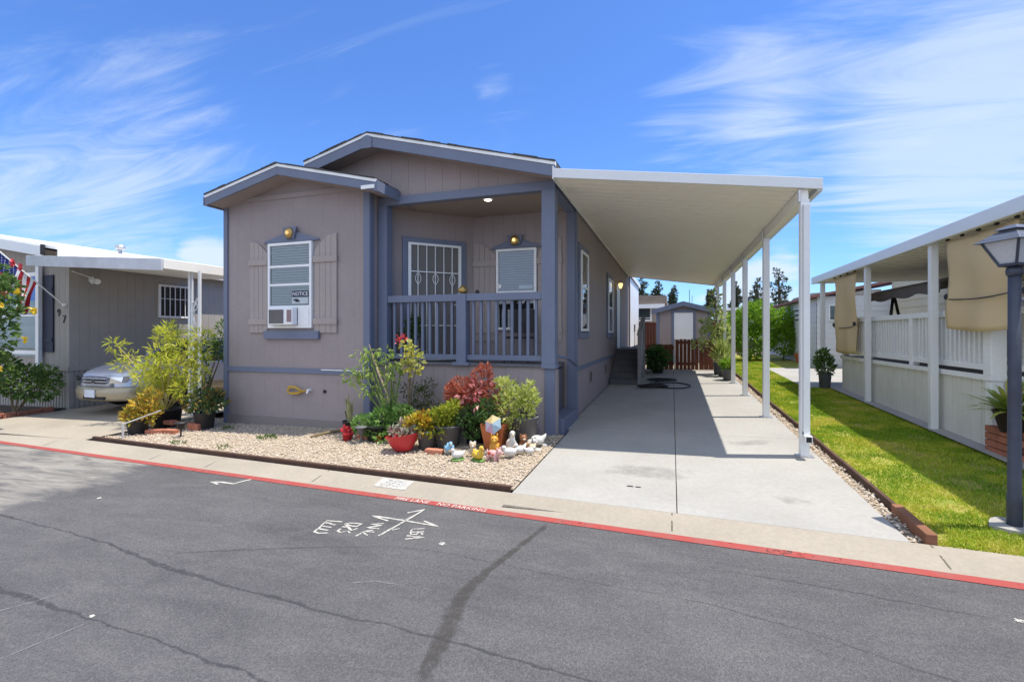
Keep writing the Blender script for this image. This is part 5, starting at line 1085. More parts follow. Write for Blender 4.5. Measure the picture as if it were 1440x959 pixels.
# tall plant with drooping leaf tufts
DRP = leafmat('drooping_leaves', [(.16, .27, .05), (.3, .42, .09), (.45, .52, .18), (.2, .32, .06)], .4)
x, y = -3.9, 6.06; z = gz(x, y)+.01; t = thing('tall_potted_plant', 'tall thin stemmed plant with drooping tufts of pale green leaves', 'plant', (x, y, z)); mb = MB(); pot(mb, x, y, z, .2, .28); mb.build('pot', BLACKP, t, smooth=True)
tufts = [(507, 497, 10, 7), (523, 500, 8, 8), (540, 496, 9, 9), (495, 530, 11, 11), (506, 522, 12, 8), (522, 512, 9, 10), (547, 512, 10, 9), (552, 535, 8, 8), (522, 545, 8, 8), (555, 525, 7, 9), (563, 515, 8, 6), (548, 560, 8, 10), (530, 480 if False else 522, 8, 9), (518, 549, 9, 6)]
Bs = wb(6.0, tufts); mb = MB(); stems(mb, (x, y, z+.2), [(b[0], b[1], b[2]) for b in Bs], .016, .04, 6); mb.build('stem', GSTEM, t)
mb = MB()
for px, py in ((519, 484), (523, 500)): mb.tube([(x, y, z+.2), AY(545, 555, 6.0), AY((px+541)/2, (py+550)/2, 5.98), AY(px, py, 5.95)], [.016, .013, .01, .004], 6)
mb.build('dry_cane', paint('dry_cane', (.50, .40, .24), .8), t)
mb = MB(); bush(mb, Bs, 400, .10, .034, up=-.15, droop=.5, jit=.5); mb.build('foliage', DRP, t)
# yellow flower spike
x, y = -3.63, 6.1; z = gz(x, y)+.01
t = plant('flowering_plant', 'arching plant with chunky yellow leaves and a red tip by the porch rail', x, y, .15, .25, BLACKP, wb(6.0, [(574, 485, 6, 4), (580, 490, 5, 5), (583, 500, 9, 5), (574, 502, 8, 3), (590, 505, 5, 6), (576, 515, 9, 4), (585, 521, 6, 5)]), 150, .085, .06, leafmat('chartreuse_leaves', [(.42, .42, .06), (.55, .5, .08), (.5, .52, .2), (.34, .38, .06)], .35), up=.1, sr=.008)
mb = MB(); bush(mb, wb(6.0, [(565, 475, 3.5, 5), (562, 480, 3, 3)]), 26, .06, .045, up=.6); mb.build('flower', PINK, t)
plant('potted_plant', 'airy dull green plant in front of the porch base, left of the red leafed shrub', -3.15, 6.45, .16, .25, BLACKP, wb(6.4, [(578, 548, 11, 12), (592, 560, 14, 16), (600, 545, 10, 12), (578, 572, 12, 10), (607, 575, 14, 10)]), 520, .07, .02, leafmat('dull_green_leaves', [(.06, .09, .03), (.11, .14, .045), (.2, .2, .06)], .3), jit=.6)
# red bowl of succulents
x, y = -3.3, 5.42; z = gz(x, y)+.015
def bowl(mb, x, y, z): mb.lathe([(.001, .0), (.10, .0), (.15, .09), (.195, .2), (.20, .205), (.188, .205), (.15, .15), (.001, .14)], (x, y, z), 24, sx=1.15, M=Matrix.Rotation(R(-9), 3, 'Y'), capb=False, capt=False)
t = thing('red_bowl', 'tilted glossy red bowl planted with grey succulents', 'planter', (x, y, z)); mb = MB(); bowl(mb, x, y, z+.02); mb.build('bowl', REDPOT, t, smooth=True)
SUCC = leafmat('succulent_leaves', [(.26, .3, .2), (.42, .42, .32), (.25, .1, .1), (.5, .5, .4), (.3, .36, .22)], .15)
mb = MB()
for (a, b, c, r_) in ((-.12, .0, .26, .06), (.0, .04, .28, .07), (.1, .0, .27, .06), (.02, -.08, .25, .05), (.14, .06, .24, .05), (-.05, .08, .33, .06), (-.17, .03, .25, .045)): bush(mb, [(x+a, y+b, z+c, r_, r_, r_*.6)], 34, .075, .04, up=.7, shell=.8)
mb.build('succulents', SUCC, t)
x, y = -3.08, 5.62; plant('potted_croton', 'yellow and orange leafed plant in a grey ribbed pot right of the red bowl', x, y, .125, .25, GREYP, wb(5.6, [(580, 597, 8, 8), (590, 594, 10, 9), (598, 588, 8, 8), (586, 606, 11, 7), (600, 602, 6, 8), (575, 606, 6, 6)]), 480, .085, .05, leafmat('yellow_orange_leaves', [(.5, .40, .03), (.62, .46, .03), (.5, .22, .03), (.28, .30, .04), (.6, .5, .06)], .3), up=.5)
x, y = -2.86, 5.78; plant('potted_shrub', 'yellow green shrub in a broad grey pot behind the blue bird figurine', x, y, .185, .3, GREYP, wb(5.75, [(612, 595, 12, 14), (622, 582, 14, 10), (628, 598, 9, 14), (608, 607, 10, 8), (630, 578, 10, 8), (618, 608, 16, 6), (640, 572, 8, 8)]), 1500, .07, .032, leafmat('lime_leaves', [(.2, .28, .02), (.36, .42, .04), (.5, .5, .07), (.26, .33, .03)], .38), up=.5)
CMU = paint('concrete_block', (.20, .19, .17), .95, .15, 5, .4, 60)
p = AG(648, 627); t = thing('concrete_block', 'grey brown concrete block standing between the two middle pots', 'block', (p.x, 6.0, gz(p.x, 6))); mb = MB(); z = gz(p.x, 6); mb.box(p.x-.1, p.x+.1, 5.98, 6.14, z, z+.195); mb.box(p.x-.095, p.x+.095, 5.985, 6.13, z+.2, z+.385); mb.build('stacked_halves', CMU, t, bevel=.008)
# red leafed shrub
REDL = leafmat('red_leaves', [(.28, .04, .03), (.46, .11, .06), (.55, .2, .12), (.36, .09, .05), (.62, .28, .18)], .34)
x, y = -2.57, 6.1; t = plant('red_leaved_shrub', 'bushy red and pink leafed shrub against the porch base', x, y, .19, .34, BLACKP, wb(6.0, [(650, 545, 20, 14), (675, 530, 14, 12), (680, 520, 9, 7), (665, 555, 20, 14), (645, 560, 16, 12), (690, 552, 14, 10), (655, 572, 18, 10), (705, 570, 8, 14), (640, 550, 12, 10)]), 3000, .055, .022, REDL, up=.4)
mb = MB(); bush(mb, wb(5.85, [(660, 555, 14, 8), (668, 548, 8, 8), (682, 535, 6, 6), (650, 558, 8, 5), (676, 568, 9, 6)]), 60, .10, .055, up=.2, droop=.2); mb.build('new_leaves', leafmat('pink_leaves', [(.55, .16, .16), (.68, .3, .28), (.5, .1, .12)], .35), t)
def sqpot(mb, x, y, z): mb.hexa([(x-.11, y-.11, z), (x+.11, y-.11, z), (x+.11, y+.11, z), (x-.11, y+.11, z), (x-.165, y-.15, z+.33), (x+.165, y-.15, z+.33), (x+.165, y+.15, z+.33), (x-.165, y+.15, z+.33)])
x, y = -2.2, 5.88; t = plant('potted_plant', 'dark green plant in a square orange terracotta pot', x, y, .1, .33, TERRA, wb(5.85, [(668, 582, 16, 12), (685, 575, 14, 14), (655, 588, 12, 8), (672, 598, 12, 10), (695, 590, 12, 10), (700, 606, 10, 6), (665, 610, 10, 6)]), 1000, .062, .034, DKGREEN if False else leafmat('green_leaves', [(.035, .09, .02), (.07, .15, .03), (.13, .22, .06)], .3), potshape=sqpot, soil=False, up=.3)
# little toy umbrella
um = thing('garden_parasol', 'small pastel paper parasol tilted forward on the terracotta pot', 'parasol', (-2.1, 5.5, .35)); c = AY(691, 596, 5.50); dirn = Vector((-.12, -.82, .30)).normalized(); a = dirn.cross(Vector((0, 0, 1))).normalized(); b = a.cross(dirn)
cols = [(.72, .52, .22), (.75, .60, .30), (.40, .55, .62), (.45, .62, .70), (.72, .42, .55), (.74, .66, .76)]; ms = [paint('parasol_paper', scl(q_, .72), .8, .03) for q_ in cols]
mb = MB(); Rr = .125
for k in range(6):
    mb.cur = k; a0, a1 = 6.283*(k+.25)/6, 6.283*(k+1.25)/6; e0 = c+(a*math.cos(a0)+b*math.sin(a0))*Rr-dirn*.05; e1 = c+(a*math.cos(a1)+b*math.sin(a1))*Rr-dirn*.05; mb.add([c, e0, (e0+e1)/2+(c-(e0+e1)/2)*.04, e1], [(0, 1, 2, 3)])
mb.build('canopy', ms, um, solid=.003); mb = MB(); mb.cyl(c+dirn*.01, c-dirn*.3, .005, .005, 6)
for k in range(6): a0 = 6.283*(k+.25)/6; mb.tube([c-dirn*.004, c+(a*math.cos(a0)+b*math.sin(a0))*Rr-dirn*.053], .003, 4)
mb.build('ribs', STEM, um)
VAR = leafmat('lemon_variegated', [(.4, .46, .08), (.58, .62, .17), (.7, .7, .32), (.28, .38, .06), (.5, .54, .12)], .38)
x, y = -1.88, 6.06; plant('potted_shrub', 'lemon yellow variegated shrub in a tall grey pot near the porch pillar', x, y, .2, .40, GREYP, wb(5.95, [(712, 545, 12, 10), (722, 560, 16, 14), (738, 556, 14, 12), (748, 562, 8, 14), (715, 578, 12, 14), (735, 578, 14, 12), (706, 538, 6, 6), (746, 543, 5, 5), (725, 592, 12, 8), (705, 565, 6, 12)]), 1500, .075, .028, VAR, up=.55, droop=.1)
# small red pots
def smallpot(x, y, lab, kind):
    z = gz(x, y)+.015; t = thing('small_pot', lab, 'pot', (x, y, z), 'small red pots'); mb = MB(); pot(mb, x, y, z, .075, .1); mb.build('pot', TERRA if kind else REDPOT, t, smooth=True); mb = MB(); bush(mb, [(x, y, z+.14, .07, .07, .05)], 50, .06, .035, up=.6); mb.build('foliage', SUCC if kind else PINK, t)
smallpot(-4.45, 5.78, 'little red pot with red flowers, leftmost before the house', 0); smallpot(-3.95, 5.82, 'little terracotta pot with pale succulents in the shade left of the red bowl', 1)
t = thing('red_brick_row', 'row of dark red bricks lying in the shade behind the solar light', 'bricks', (-4.1, 5.9, gz(-4.1, 5.9)))
for i in range(4): xx = -4.38+i*.13; z = gz(xx, 5.9); mb = MB(); mb.box(xx, xx+.12, 5.88, 5.96, z, z+.07); mb.build('brick', BRICK, t, bevel=.008)
t = thing('stick', 'bare dry branch lying on the gravel before the house', 'stick', (-5.05, 6.05, gz(-5, 6))); mb = MB(); mb.tube([(-5.12, 5.8, gz(-5, 5.8)+.03), (-4.98, 6.0, gz(-5, 6)+.06), (-4.86, 6.28, gz(-5, 6.2)+.05), (-4.7, 6.4, gz(-5, 6.2)+.04)], [.022, .02, .016, .01], 6); mb.build('branch', STEM, t)
t = thing('brick', 'orange red brick lying left of the blue bird figurine', 'brick', (-2.86, 5.42, gz(-2.86, 5.42))); mb = MB(); z = gz(-2.86, 5.42)+.015; mb.box(-2.98, -2.745, 5.38, 5.47, z, z+.06); mb.build('brick_body', paint('orange_brick', (.5, .2, .12), .9, .15), t, bevel=.01)
for i, (x, y, r_) in enumerate(((-6.6, 5.55, .11), (-5.7, 5.35, .09), (-7.4, 5.25, .1), (-5.35, 5.1, .07), (-3.3, 4.75, .05))):
    pass
t = tag((lambda mb: (bush(mb, [(-5.75, 5.6, gz(-5.75, 5.6)+.02, .16, .09, .03), (-6.85, 5.05, gz(-6.85, 5.05)+.02, .16, .05, .02), (-7.0, 6.0, gz(-7, 6)+.02, .1, .06, .03), (-5.9, 5.0, gz(-5.9, 5.0)+.02, .1, .05, .02)], 420, .05, .012, up=.8), mb.build('weeds', MIDG))[1])(MB()), kind='stuff')

# ---- figurines
CER = {'white': paint('white_ceramic', (.60, .585, .55), .35, .04, 6), 'yellow': paint('yellow_ceramic', (.62, .42, .05), .4, .08, 6), 'green': paint('green_ceramic', (.10, .22, .04), .5, .15, 8), 'pink': paint('pink_ceramic', (.62, .36, .34), .4, .1, 9), 'blue': paint('blue_ceramic', (.22, .42, .58), .4, .1, 8), 'orange': paint('orange_ceramic', (.62, .30, .04), .4, .1, 8), 'red': paint('red_ceramic', (.5, .06, .04), .4, .1, 8), 'brown': paint('brown_ceramic', (.22, .09, .04), .45, .15, 8), 'grey': paint('grey_ceramic', (.30, .29, .28), .5, .15, 8), 'tan': paint('tan_ceramic', (.55, .42, .28), .5, .12, 8), 'dark': paint('dark_ceramic', (.03, .025, .02), .4)}
FG = 'garden animal figurines'
def fig(name, label, cat, x, y, rot, s, parts, limbs=()):
    """one modelled ceramic animal: a body mesh with its beak, ears or base as parts"""
    s *= .68; z = gz(x, y)+.02; t = thing(name, label, cat, (x, y, z), FG); t.rotation_euler = (0, 0, rot); B = Vector((x, y, z))
    for nm, mk, items in parts:
        if nm in ('ears', 'eyes', 'wings', 'feet', 'patches') and len(items) > 1:
            one = {'ears': 'ear', 'eyes': 'eye', 'wings': 'wing', 'feet': 'foot', 'patches': 'patch'}[nm]; jobs = [(one, [it]) for it in items]
        else: jobs = [(nm, items)]
        for nm, its in jobs: build_part(t, B, s, nm, mk, its)
    return t
def build_part(t, B, s, nm, mk, items):
        mb = MB()
        for it in items:
            if it[0] == 'e': mb.ell(B+Vector(it[1])*s, tuple(q_*s for q_ in it[2]), 12, 9, M=Matrix.Rotation(R(it[3]), 3, it[4]) if len(it) > 3 else None)
            elif it[0] == 't': mb.tube([B+Vector(p_)*s for p_ in it[1]], [r_*s for r_ in it[2]], 8)
            elif it[0] == 'c': mb.cyl(B+Vector(it[1])*s, B+Vector(it[2])*s, it[3]*s, it[4]*s, 10)
        o = mb.build(nm, CER[mk], t, smooth=True)
        if nm == 'body' and len(items) > 1:
            md = o.modifiers.new('fuse', 'REMESH'); md.mode = 'VOXEL'; md.voxel_size = .0065; md.use_smooth_shade = True
            sm = o.modifiers.new('soft', 'SMOOTH'); sm.iterations = 3
def duck(name, label, x, y, rot, s, body, beak, base=None, comb=None, wing=None, cat='figurine', neck=.17, tail=1):
    P = [('body', body, [('e', (0, 0, .11), (.13, .085, .085)), ('t', [(.07, 0, .13), (.10, 0, neck), (.105, 0, neck+.07)], [.06, .042, .036]), ('e', (.11, 0, neck+.09), (.05, .045, .045)), ('t', [(-.07, 0, .12), (-.13, 0, .15*tail), (-.16, 0, .19*tail)], [.06, .034, .01])]),
         ('beak', beak, [('c', (.15, 0, neck+.085), (.2, 0, neck+.075), .018, .006)])]
    P.append(('eyes', 'dark', [('e', (.145, -.028, neck+.1), (.007, .007, .007)), ('e', (.145, .028, neck+.1), (.007, .007, .007))]))
    if wing: P.append(('wings', wing, [('e', (-.02, -.078, .12), (.085, .018, .05)), ('e', (-.02, .078, .12), (.085, .018, .05))]))
    if comb: P.append(('comb', comb, [('e', (.09+.02*i, 0, neck+.135), (.014, .01, .02)) for i in range(3)]+[('e', (.15, 0, neck+.04), (.012, .01, .022))]))
    if base: P.append(('base', base, [('e', (0, 0, .01), (.16, .11, .03))]))
    else: P.append(('feet', beak, [('c', (.02, s_*.035, 0), (.02, s_*.035, .05), .014, .01) for s_ in (-1, 1)]))
    return fig(name, label, cat, x, y, rot, s, P)
def quad(name, label, x, y, rot, s, body, ear, snout, patch=None, sit=False, base=None, pointy=False):
    if sit:
        bd = [('e', (0, 0, .10), (.085, .085, .11)), ('e', (.03, 0, .24), (.075, .075, .07)), ('t', [(.05, -.06, .15), (.09, -.055, .05), (.1, -.05, .02)], [.032, .026, .03]), ('t', [(.05, .06, .15), (.09, .055, .05), (.1, .05, .02)], [.032, .026, .03]), ('e', (.06, -.08, .03), (.06, .035, .032)), ('e', (.06, .08, .03), (.06, .035, .032))]; hx, hz = .03, .24
    else:
        bd = [('e', (0, 0, .12), (.13, .075, .075)), ('e', (.14, 0, .17), (.06, .058, .056))]+[('t', [(a, b, .1), (a*1.05, b, .0)], [.034, .028]) for a in (-.08, .08) for b in (-.045, .045)]; hx, hz = .14, .17
    P = [('body', body, bd), ('ears', ear, [('e', (hx-.01, -.048, hz+.055), (.014, .024, .032), -25, 'X'), ('e', (hx-.01, .048, hz+.055), (.014, .024, .032), 25, 'X')]), ('snout', snout, [('e', (hx+.065, 0, hz-.012), (.025, .03, .024))]),
         ('eyes', 'dark', [('e', (hx+.06, -.026, hz+.018), (.008, .008, .008)), ('e', (hx+.06, .026, hz+.018), (.008, .008, .008))]), ('tail', body, [('t', [(-.1, 0, .12 if not sit else .06), (-.15, .02, .15 if not sit else .05), (-.14, .04, .18 if not sit else .1)], [.016, .012, .008])])]
    if patch: P.append(('patches', patch, [('e', (-.03, -.07, .14), (.035, .012, .03)), ('e', (.05, -.066, .12), (.022, .014, .02)), ('e', (-.06, .07, .13), (.03, .012, .03))]))
    if pointy: P[1] = ('ears', ear, [('c', (hx-.01, s_*.042, hz+.04), (hx-.005, s_*.056, hz+.115), .03, .003) for s_ in (-1, 1)])
    if base: P.append(('base', base, [('e', (.02, 0, .015), (.13, .115, .035))]))
    return fig(name, label, 'figurine', x, y, rot, s, P)
duck('bird_figurine', 'pale blue bird figurine at the end of the orange brick', -2.66, 5.44, -.9, .95, 'blue', 'tan', wing='blue', neck=.13)
duck('goose_figurine', 'white goose figurine leaning down, leftmost of the small animals', -2.44, 5.22, -2.4, .85, 'white', 'orange', base='green', neck=.12)
quad('lamb_figurine', 'small tan and white lamb figurine behind the white goose', -2.33, 5.42, -1.2, .85, 'tan', 'white', 'white', sit=True)
duck('duck_figurine', 'yellow duckling figurine on a green base between goose and pig', -2.19, 5.25, -.6, .95, 'yellow', 'orange', base='green', wing='yellow', neck=.16)
quad('pig_figurine', 'pink spotted pig figurine facing the driveway', -2.02, 5.3, -.25, .95, 'pink', 'pink', 'pink', patch='red')
quad('cat_figurine', 'sitting orange and yellow cat figurine on a red base before the terracotta pot', -2.12, 5.62, -1.3, 1.05, 'orange', 'orange', 'yellow', patch='yellow', sit=True, base='red', pointy=True)
duck('goose_figurine', 'tall white goose figurine upright before the grey pot', -1.93, 5.72, -1.1, 1.25, 'white', 'tan', neck=.2)
duck('dove_figurine', 'white dove figurine lying low, nearest the kerb of the white birds', -1.86, 5.45, -2.7, .95, 'white', 'grey', neck=.10, wing='white')
duck('dove_figurine', 'white dove figurine with lifted tail behind the low dove', -1.78, 5.62, -2.2, .85, 'white', 'tan', neck=.12, tail=1.2)
quad('dog_figurine', 'dark brown sitting dog figurine among the white birds', -1.80, 5.8, -1.0, 1.0, 'brown', 'brown', 'tan', sit=True)
duck('dove_figurine', 'cream bird figurine between the brown dog and the grey cat', -1.68, 5.78, -2.0, .75, 'tan', 'orange', neck=.13)
quad('cat_figurine', 'grey and white cat figurine lying left of the white hen', -1.76, 5.95, -.4, .85, 'white', 'grey', 'white', patch='grey')
duck('rabbit_figurine', 'small white figurine stretched on the gravel edge nearest the driveway', -1.66, 5.63, .3, .7, 'white', 'grey', neck=.1)
duck('hen_figurine', 'white hen figurine with a red comb and raised tail by the porch pillar', -1.68, 6.02, -2.75, 1.15, 'white', 'yellow', comb='red', neck=.13, tail=1.15)
random.seed(21)
STONE = paint('white_stones', (.62, .60, .56), .9, .1, 9)
for i, (x, y) in enumerate(((-1.62, 5.85), (-1.6, 6.1))):
    z = gz(x, y)+.02; o = MB(); o.ell((x, y, z), (.05, .04, .03), 8, 6); o = o.build('stone', STONE, None, smooth=True, at=(x, y, z)); tag(o, ('rounded white stone between the cat and the concrete drive', 'rounded white stone at the foot of the white hen')[i], 'stone')
# ---- porch furniture and small things
t = thing('potted_plant', 'small porch plant with a red flower behind the left railing', 'plant', (-4.15, 6.95, 1.0)); mb = MB(); pot(mb, -4.15, 6.95, 1.0, .1, .18); mb.build('pot', TERRA, t, smooth=True); mb = MB(); bush(mb, [(-4.15, 6.95, 1.4, .12, .12, .22), (-4.05, 6.95, 1.6, .1, .1, .16)], 260, .1, .05); mb.build('foliage', DKGREEN, t)
t = thing('bird_ornament', 'small brown ornament sitting on the middle rail post', 'ornament', (-3.06, 6.73, 2.1)); mb = MB(); mb.lathe([(.03, 0), (.075, .03), (.08, .06), (.05, .1), (.02, .13)], (-3.06, 6.73, 2.1), 12); mb.build('bowl', BRASS, t, smooth=True)
t = thing('bird_ornament', 'tiny black ornament on the rail right of the middle post', 'ornament', (-2.82, 6.73, 2.095)); mb = MB(); mb.lathe([(.03, 0), (.035, .03), (.015, .06)], (-2.82, 6.73, 2.095), 10); mb.build('ornament_body', BLACKP, t)
t = thing('porch_chair', 'dark folding chair on the porch seen between the balusters', 'chair', (-2.4, 7.6, 1.0)); mb = MB(); mb.box(-2.65, -2.2, 7.4, 7.8, 1.40, 1.44); mb.build('seat', BLACKP, t); mb = MB(); mb.box(-2.65, -2.2, 7.8, 7.83, 1.5, 1.9); mb.build('backrest', BLACKP, t)
for a in (-2.63, -2.22):
    for b in (7.42, 7.81): mb = MB(); mb.cyl((a, b, 1.0), (a, b, 1.42 if b < 7.6 else 1.9), .013, .013, 8); mb.build('leg', BLACKP, t)

# ================================================================ right neighbour
rn = thing('porch_home', 'cream home with a raised white railed porch under a long flat roof on the right', 'house', (5, 9, gz(5, 9)))
SK = paint('cream_skirt', (.72, .69, .62), .75, .05); CRM = paint('cream_siding', (.56, .50, .36), .75, .05)
fK = frame((3.56, 7.08), (0, 1), (1 if False else -1, 0)); fK0 = frame((3.56, 7.08), (1, 0), (0, -1))
mb = MB(); siding(mb, fK, 5.2, lambda u: gz(3.5, 7.08+u)-.05, .97, .21, gw=.02, gd=.012); siding(mb, fK0, 2.7, .0, .97, .21, gw=.02, gd=.012); siding(mb, frame((3.56, 12.28), (1, 0), (0, 1)), 2.7, .1, .97, .2); mb.build('skirt', SK, rn)
mb = MB(); mb.lbox(fK, -.02, .09, .002, .025, .0, .93); mb.lbox(fK0, -.02, .09, .002, .025, .0, .93); mb.lbox(fK, -.03, 5.22, .002, .035, .935, 1.0); mb.lbox(fK0, -.036, 2.7, .002, .035, .935, 1.0); mb.build('skirt_trim', WHITE, rn, bevel=.003)
mb = MB(); mb.box(3.6, 6.2, 7.12, 12.25, .9, 1.0); mb.build('deck', STEPGREY, rn)
mb = MB(); fR = frame((6.2, 3.0), (0, 1), (-1, 0)); lapsiding(mb, fR, 14, .2, 3.1, .2); mb.box(6.23, 12, 3, 17, 0, 3.1); lapsiding(mb, frame((6.2, 3), (1, 0), (0, -1)), 6, 0, 3.1, .2); mb.build('wall', CRM, rn)
window(fR, 7.2, 8.6, 1.75, 2.45, (), BLIND, GLASS, parent=rn, fw=.07); window(fR, 4.6, 5.6, 1.7, 2.5, (), BLIND, GLASS, parent=rn, fw=.07); window(fR, 10.2, 10.9, 1.9, 2.4, (), DARK, GLASS, parent=rn, fw=.05)
# roof: flat pan with a deep white edge
zr = lambda y: 2.77+.002*(y-7)
mb = MB(); mb.box(3.40, 6.3, 3.6, 13.75, 2.78, 2.85); mb.build('roof_pan', CREAM, rn); mb = MB(); mb.box(3.33, 3.40, 3.6, 13.8, 2.72, 2.88); mb.box(3.41, 6.3, 13.76, 13.82, 2.73, 2.87); mb.box(3.41, 6.3, 3.56, 3.6, 2.73, 2.87); mb.build('roof_edge', ALU, rn, bevel=.006)
mb = MB(); y = 3.7
while y < 13.7: mb.box(3.45, 6.15, y, y+.03, 2.755, 2.779); y += .3
mb.build('pan_ribs', CREAM, rn)
for y in (5.75, 8.15, 10.5, 13.28):
    mb = MB(); mb.box(3.40, 3.49, y-.045, y+.045, gz(3.45, y)-.02, 2.75); mb.build('post', ALU, rn, bevel=.006)
rl = thing('porch_railing', 'white railing with close balusters around the right porch', 'railing', (3.6, 9, 1.0))
mb = MB(); mb.box(3.55, 3.66, 7.15, 12.2, 1.72, 1.80); mb.box(3.57, 3.64, 7.15, 12.2, 1.05, 1.12); mb.box(3.7, 6.2, 7.08, 7.18, 1.72, 1.80); mb.box(3.7, 6.2, 7.1, 7.16, 1.05, 1.12); mb.build('rails', WHITE, rl, bevel=.004)
y = 7.28; k = 0
bal = []
while y < 12.15:
    if abs(y-9.1) > .1 and abs(y-10.9) > .1:
        mb = MB(); mb.box(3.585, 3.63, y-.022, y+.022, 1.12, 1.72); bal.append(mb.build('baluster', WHITE, rl)); k += 1
    y += .108
x = 3.88
while x < 5.6: mb = MB(); mb.box(x-.022, x+.022, 7.105, 7.15, 1.12, 1.72); mb.build('baluster', WHITE, rl); x += .13
for (x, y) in ((3.605, 7.13), (3.605, 9.1), (3.605, 10.9), (3.605, 12.2)):
    w_ = .075 if y < 8 else .05; mb = MB(); mb.box(x-w_, x+w_, y-w_, y+w_, 1.0, 1.86 if y < 8 else 1.8); mb.build('newel_post', WHITE, rl, bevel=.006)
SHD = leafmat('tan_shade_cloth', [(.86, .70, .44), (.86, .70, .44)], .4, .9)
def shade(label, y0, y1, z0, z1, x, seed):
    t = thing('sun_shade', label, 'sun shade', (x, (y0+y1)/2, z1), 'tan shade cloths hung under the porch roof'); ph = seed
    def fn(u, v):
        sag = .05*math.sin(math.pi*u)*(v > .99)+.03*math.sin(math.pi*u)*v
        return (x+.02*math.sin(u*11+ph)*(v+.2)+.015*math.sin(v*9+u*4+ph), y0+u*(y1-y0), z1-v*(z1-z0)-sag*.6+.02*math.sin(math.pi*u)*(1-v)*-1)
    mb = MB(); mb.grid(fn, 26, 26); mb.build('cloth', SHD, t, smooth=True, solid=.006)
    mb = MB(); mb.tube([(x-.02, y0+.02+u*(y1-y0-.04)/12, z0+.33*(z1-z0)-.03*math.sin(math.pi*u/12)) for u in range(13)], .008, 5)
    mb.build('tie_cord', BLACKP, t)
    for yy in (y0, y1): mb = MB(); mb.ell((x-.02, yy, z0+.36*(z1-z0)), (.03, .035, .045), 8, 6); mb.build('ball_tie', BLACKP, t)
    n = max(2, int((y1-y0)/.32))
    for i in range(n+1): yy = y0+i*(y1-y0)/n; mb = MB(); mb.ell((x-.01, yy, z1+.015), (.025, .03, .02), 8, 6); mb.build('ball_tie', BLACKP, t)
shade('large tan shade cloth hanging beside the lamp post', 6.42, 7.75, 1.56, 2.70, 3.44, 0.)
shade('narrow long tan shade cloth at the far end of the porch', 11.1, 12.35, 1.10, 2.70, 3.44, 2.)
shade('tan shade cloth cut by the right edge of the photo', 5.0, 6.28, 1.5, 2.70, 3.44, 4.)
t = thing('swing_seat', 'grey fabric canopy of a swing seat on black frames on the porch', 'swing seat', (4.3, 10.6, 1.0)); mb = MB(); mb.grid(lambda u, v: (3.98+v*.7, 9.2+u*2.9, 2.30+.1*math.sin(v*math.pi)), 8, 6); mb.grid(lambda u, v: (3.975+.015*math.sin(u*22)*v, 9.2+u*2.9, 2.3-v*(.16+.025*math.sin(u*19))), 24, 4); mb.build('canopy', paint('grey_canopy', (.15, .135, .13), .9), t, solid=.01)
for yy in (9.5, 11.6):
    mb = MB(); mb.tube([(4.05, yy-.2, 1.0), (4.25, yy, 2.3), (4.6, yy+.25, 1.0)], .03, 8); mb.build('frame', BLACKP, t)
mb = MB(); mb.box(4.1, 4.55, 9.6, 11.5, 1.42, 1.5); mb.build('seat', BLACKP, t)
t = thing('white_cabinet', 'white panel standing behind the porch railing under the canopy', 'cabinet', (5.9, 11, 1.0)); mb = MB(); mb.box(5.7, 6.15, 9.8, 12.1, 1.0, 2.05); mb.build('cabinet_body', WHITE, t, bevel=.01)
mb = MB(); mb.box(5.68, 5.698, 10.92, 10.94, 1.05, 2.0); mb.build('door_seam', DARK, t)
# plants by the right porch
bp = thing('brick_planter', 'low red brick planter against the right porch skirt', 'planter', (4.1, 6.6, gz(4, 6.6)))
z0 = gz(3.8, 6.7)
for r_ in range(4):
    for i in range(4):
        x = 3.47+i*.225+(.11 if r_ % 2 else 0); mb = MB(); mb.box(x, x+.215, 6.52, 6.62, z0+r_*.08, z0+r_*.08+.072); mb.build('brick', BRICK, bp, bevel=.006)
    for i in range(2):
        y = 6.63+i*.215; mb = MB(); mb.box(3.47, 3.57, y, y+.205, z0+r_*.08, z0+r_*.08+.072); mb.build('brick', BRICK, bp, bevel=.006)
mb = MB(); mb.box(3.58, 4.3, 6.63, 7.04, z0, z0+.28); mb.build('soil', SOIL, bp)
PALM = leafmat('strap_leaves', [(.2, .3, .04), (.36, .42, .08), (.5, .48, .1)], .35)
x, y, z = 3.54, 6.72, z0+.29; t = thing('potted_palm', 'spiky arching strap leafed plant in a dark pot on the brick planter', 'plant', (x, y, z)); mb = MB(); pot(mb, x, y, z, .15, .24, flare=.6); mb.build('pot', paint('brown_pot', (.05, .035, .03), .5), t, smooth=True); mb = MB()
for i in range(90):
    a = random.uniform(0, 6.28); l = random.uniform(.4, .66); e = random.uniform(.25, 1.35); u = Vector((math.cos(a)*math.cos(e), math.sin(a)*math.cos(e), math.sin(e))); s = Vector((-math.sin(a), math.cos(a), 0))*.024; b = Vector((x, y, z+.2)); P = [b+u*l*f-Vector((0, 0, .35*l*f*f)) for f in (0, .35, .7, 1)]
    mb.add([P[0]-s*.5, P[0]+s*.5, P[1]-s, P[1]+s, P[2]-s*.8, P[2]+s*.8, P[3]], [(0, 1, 3, 2), (2, 3, 5, 4), (4, 5, 6)])
mb.build('foliage', PALM, t)
potted('potted_plant', 'leafy plant in a dark pot at the far corner of the right porch', 3.3, 12.55, .13, .35, GREYP, [(0, 0, .15, .17, .17, .2), (-.03, 0, .35, .13, .13, .15)], 330, .12, .05, MIDG, up=.5)
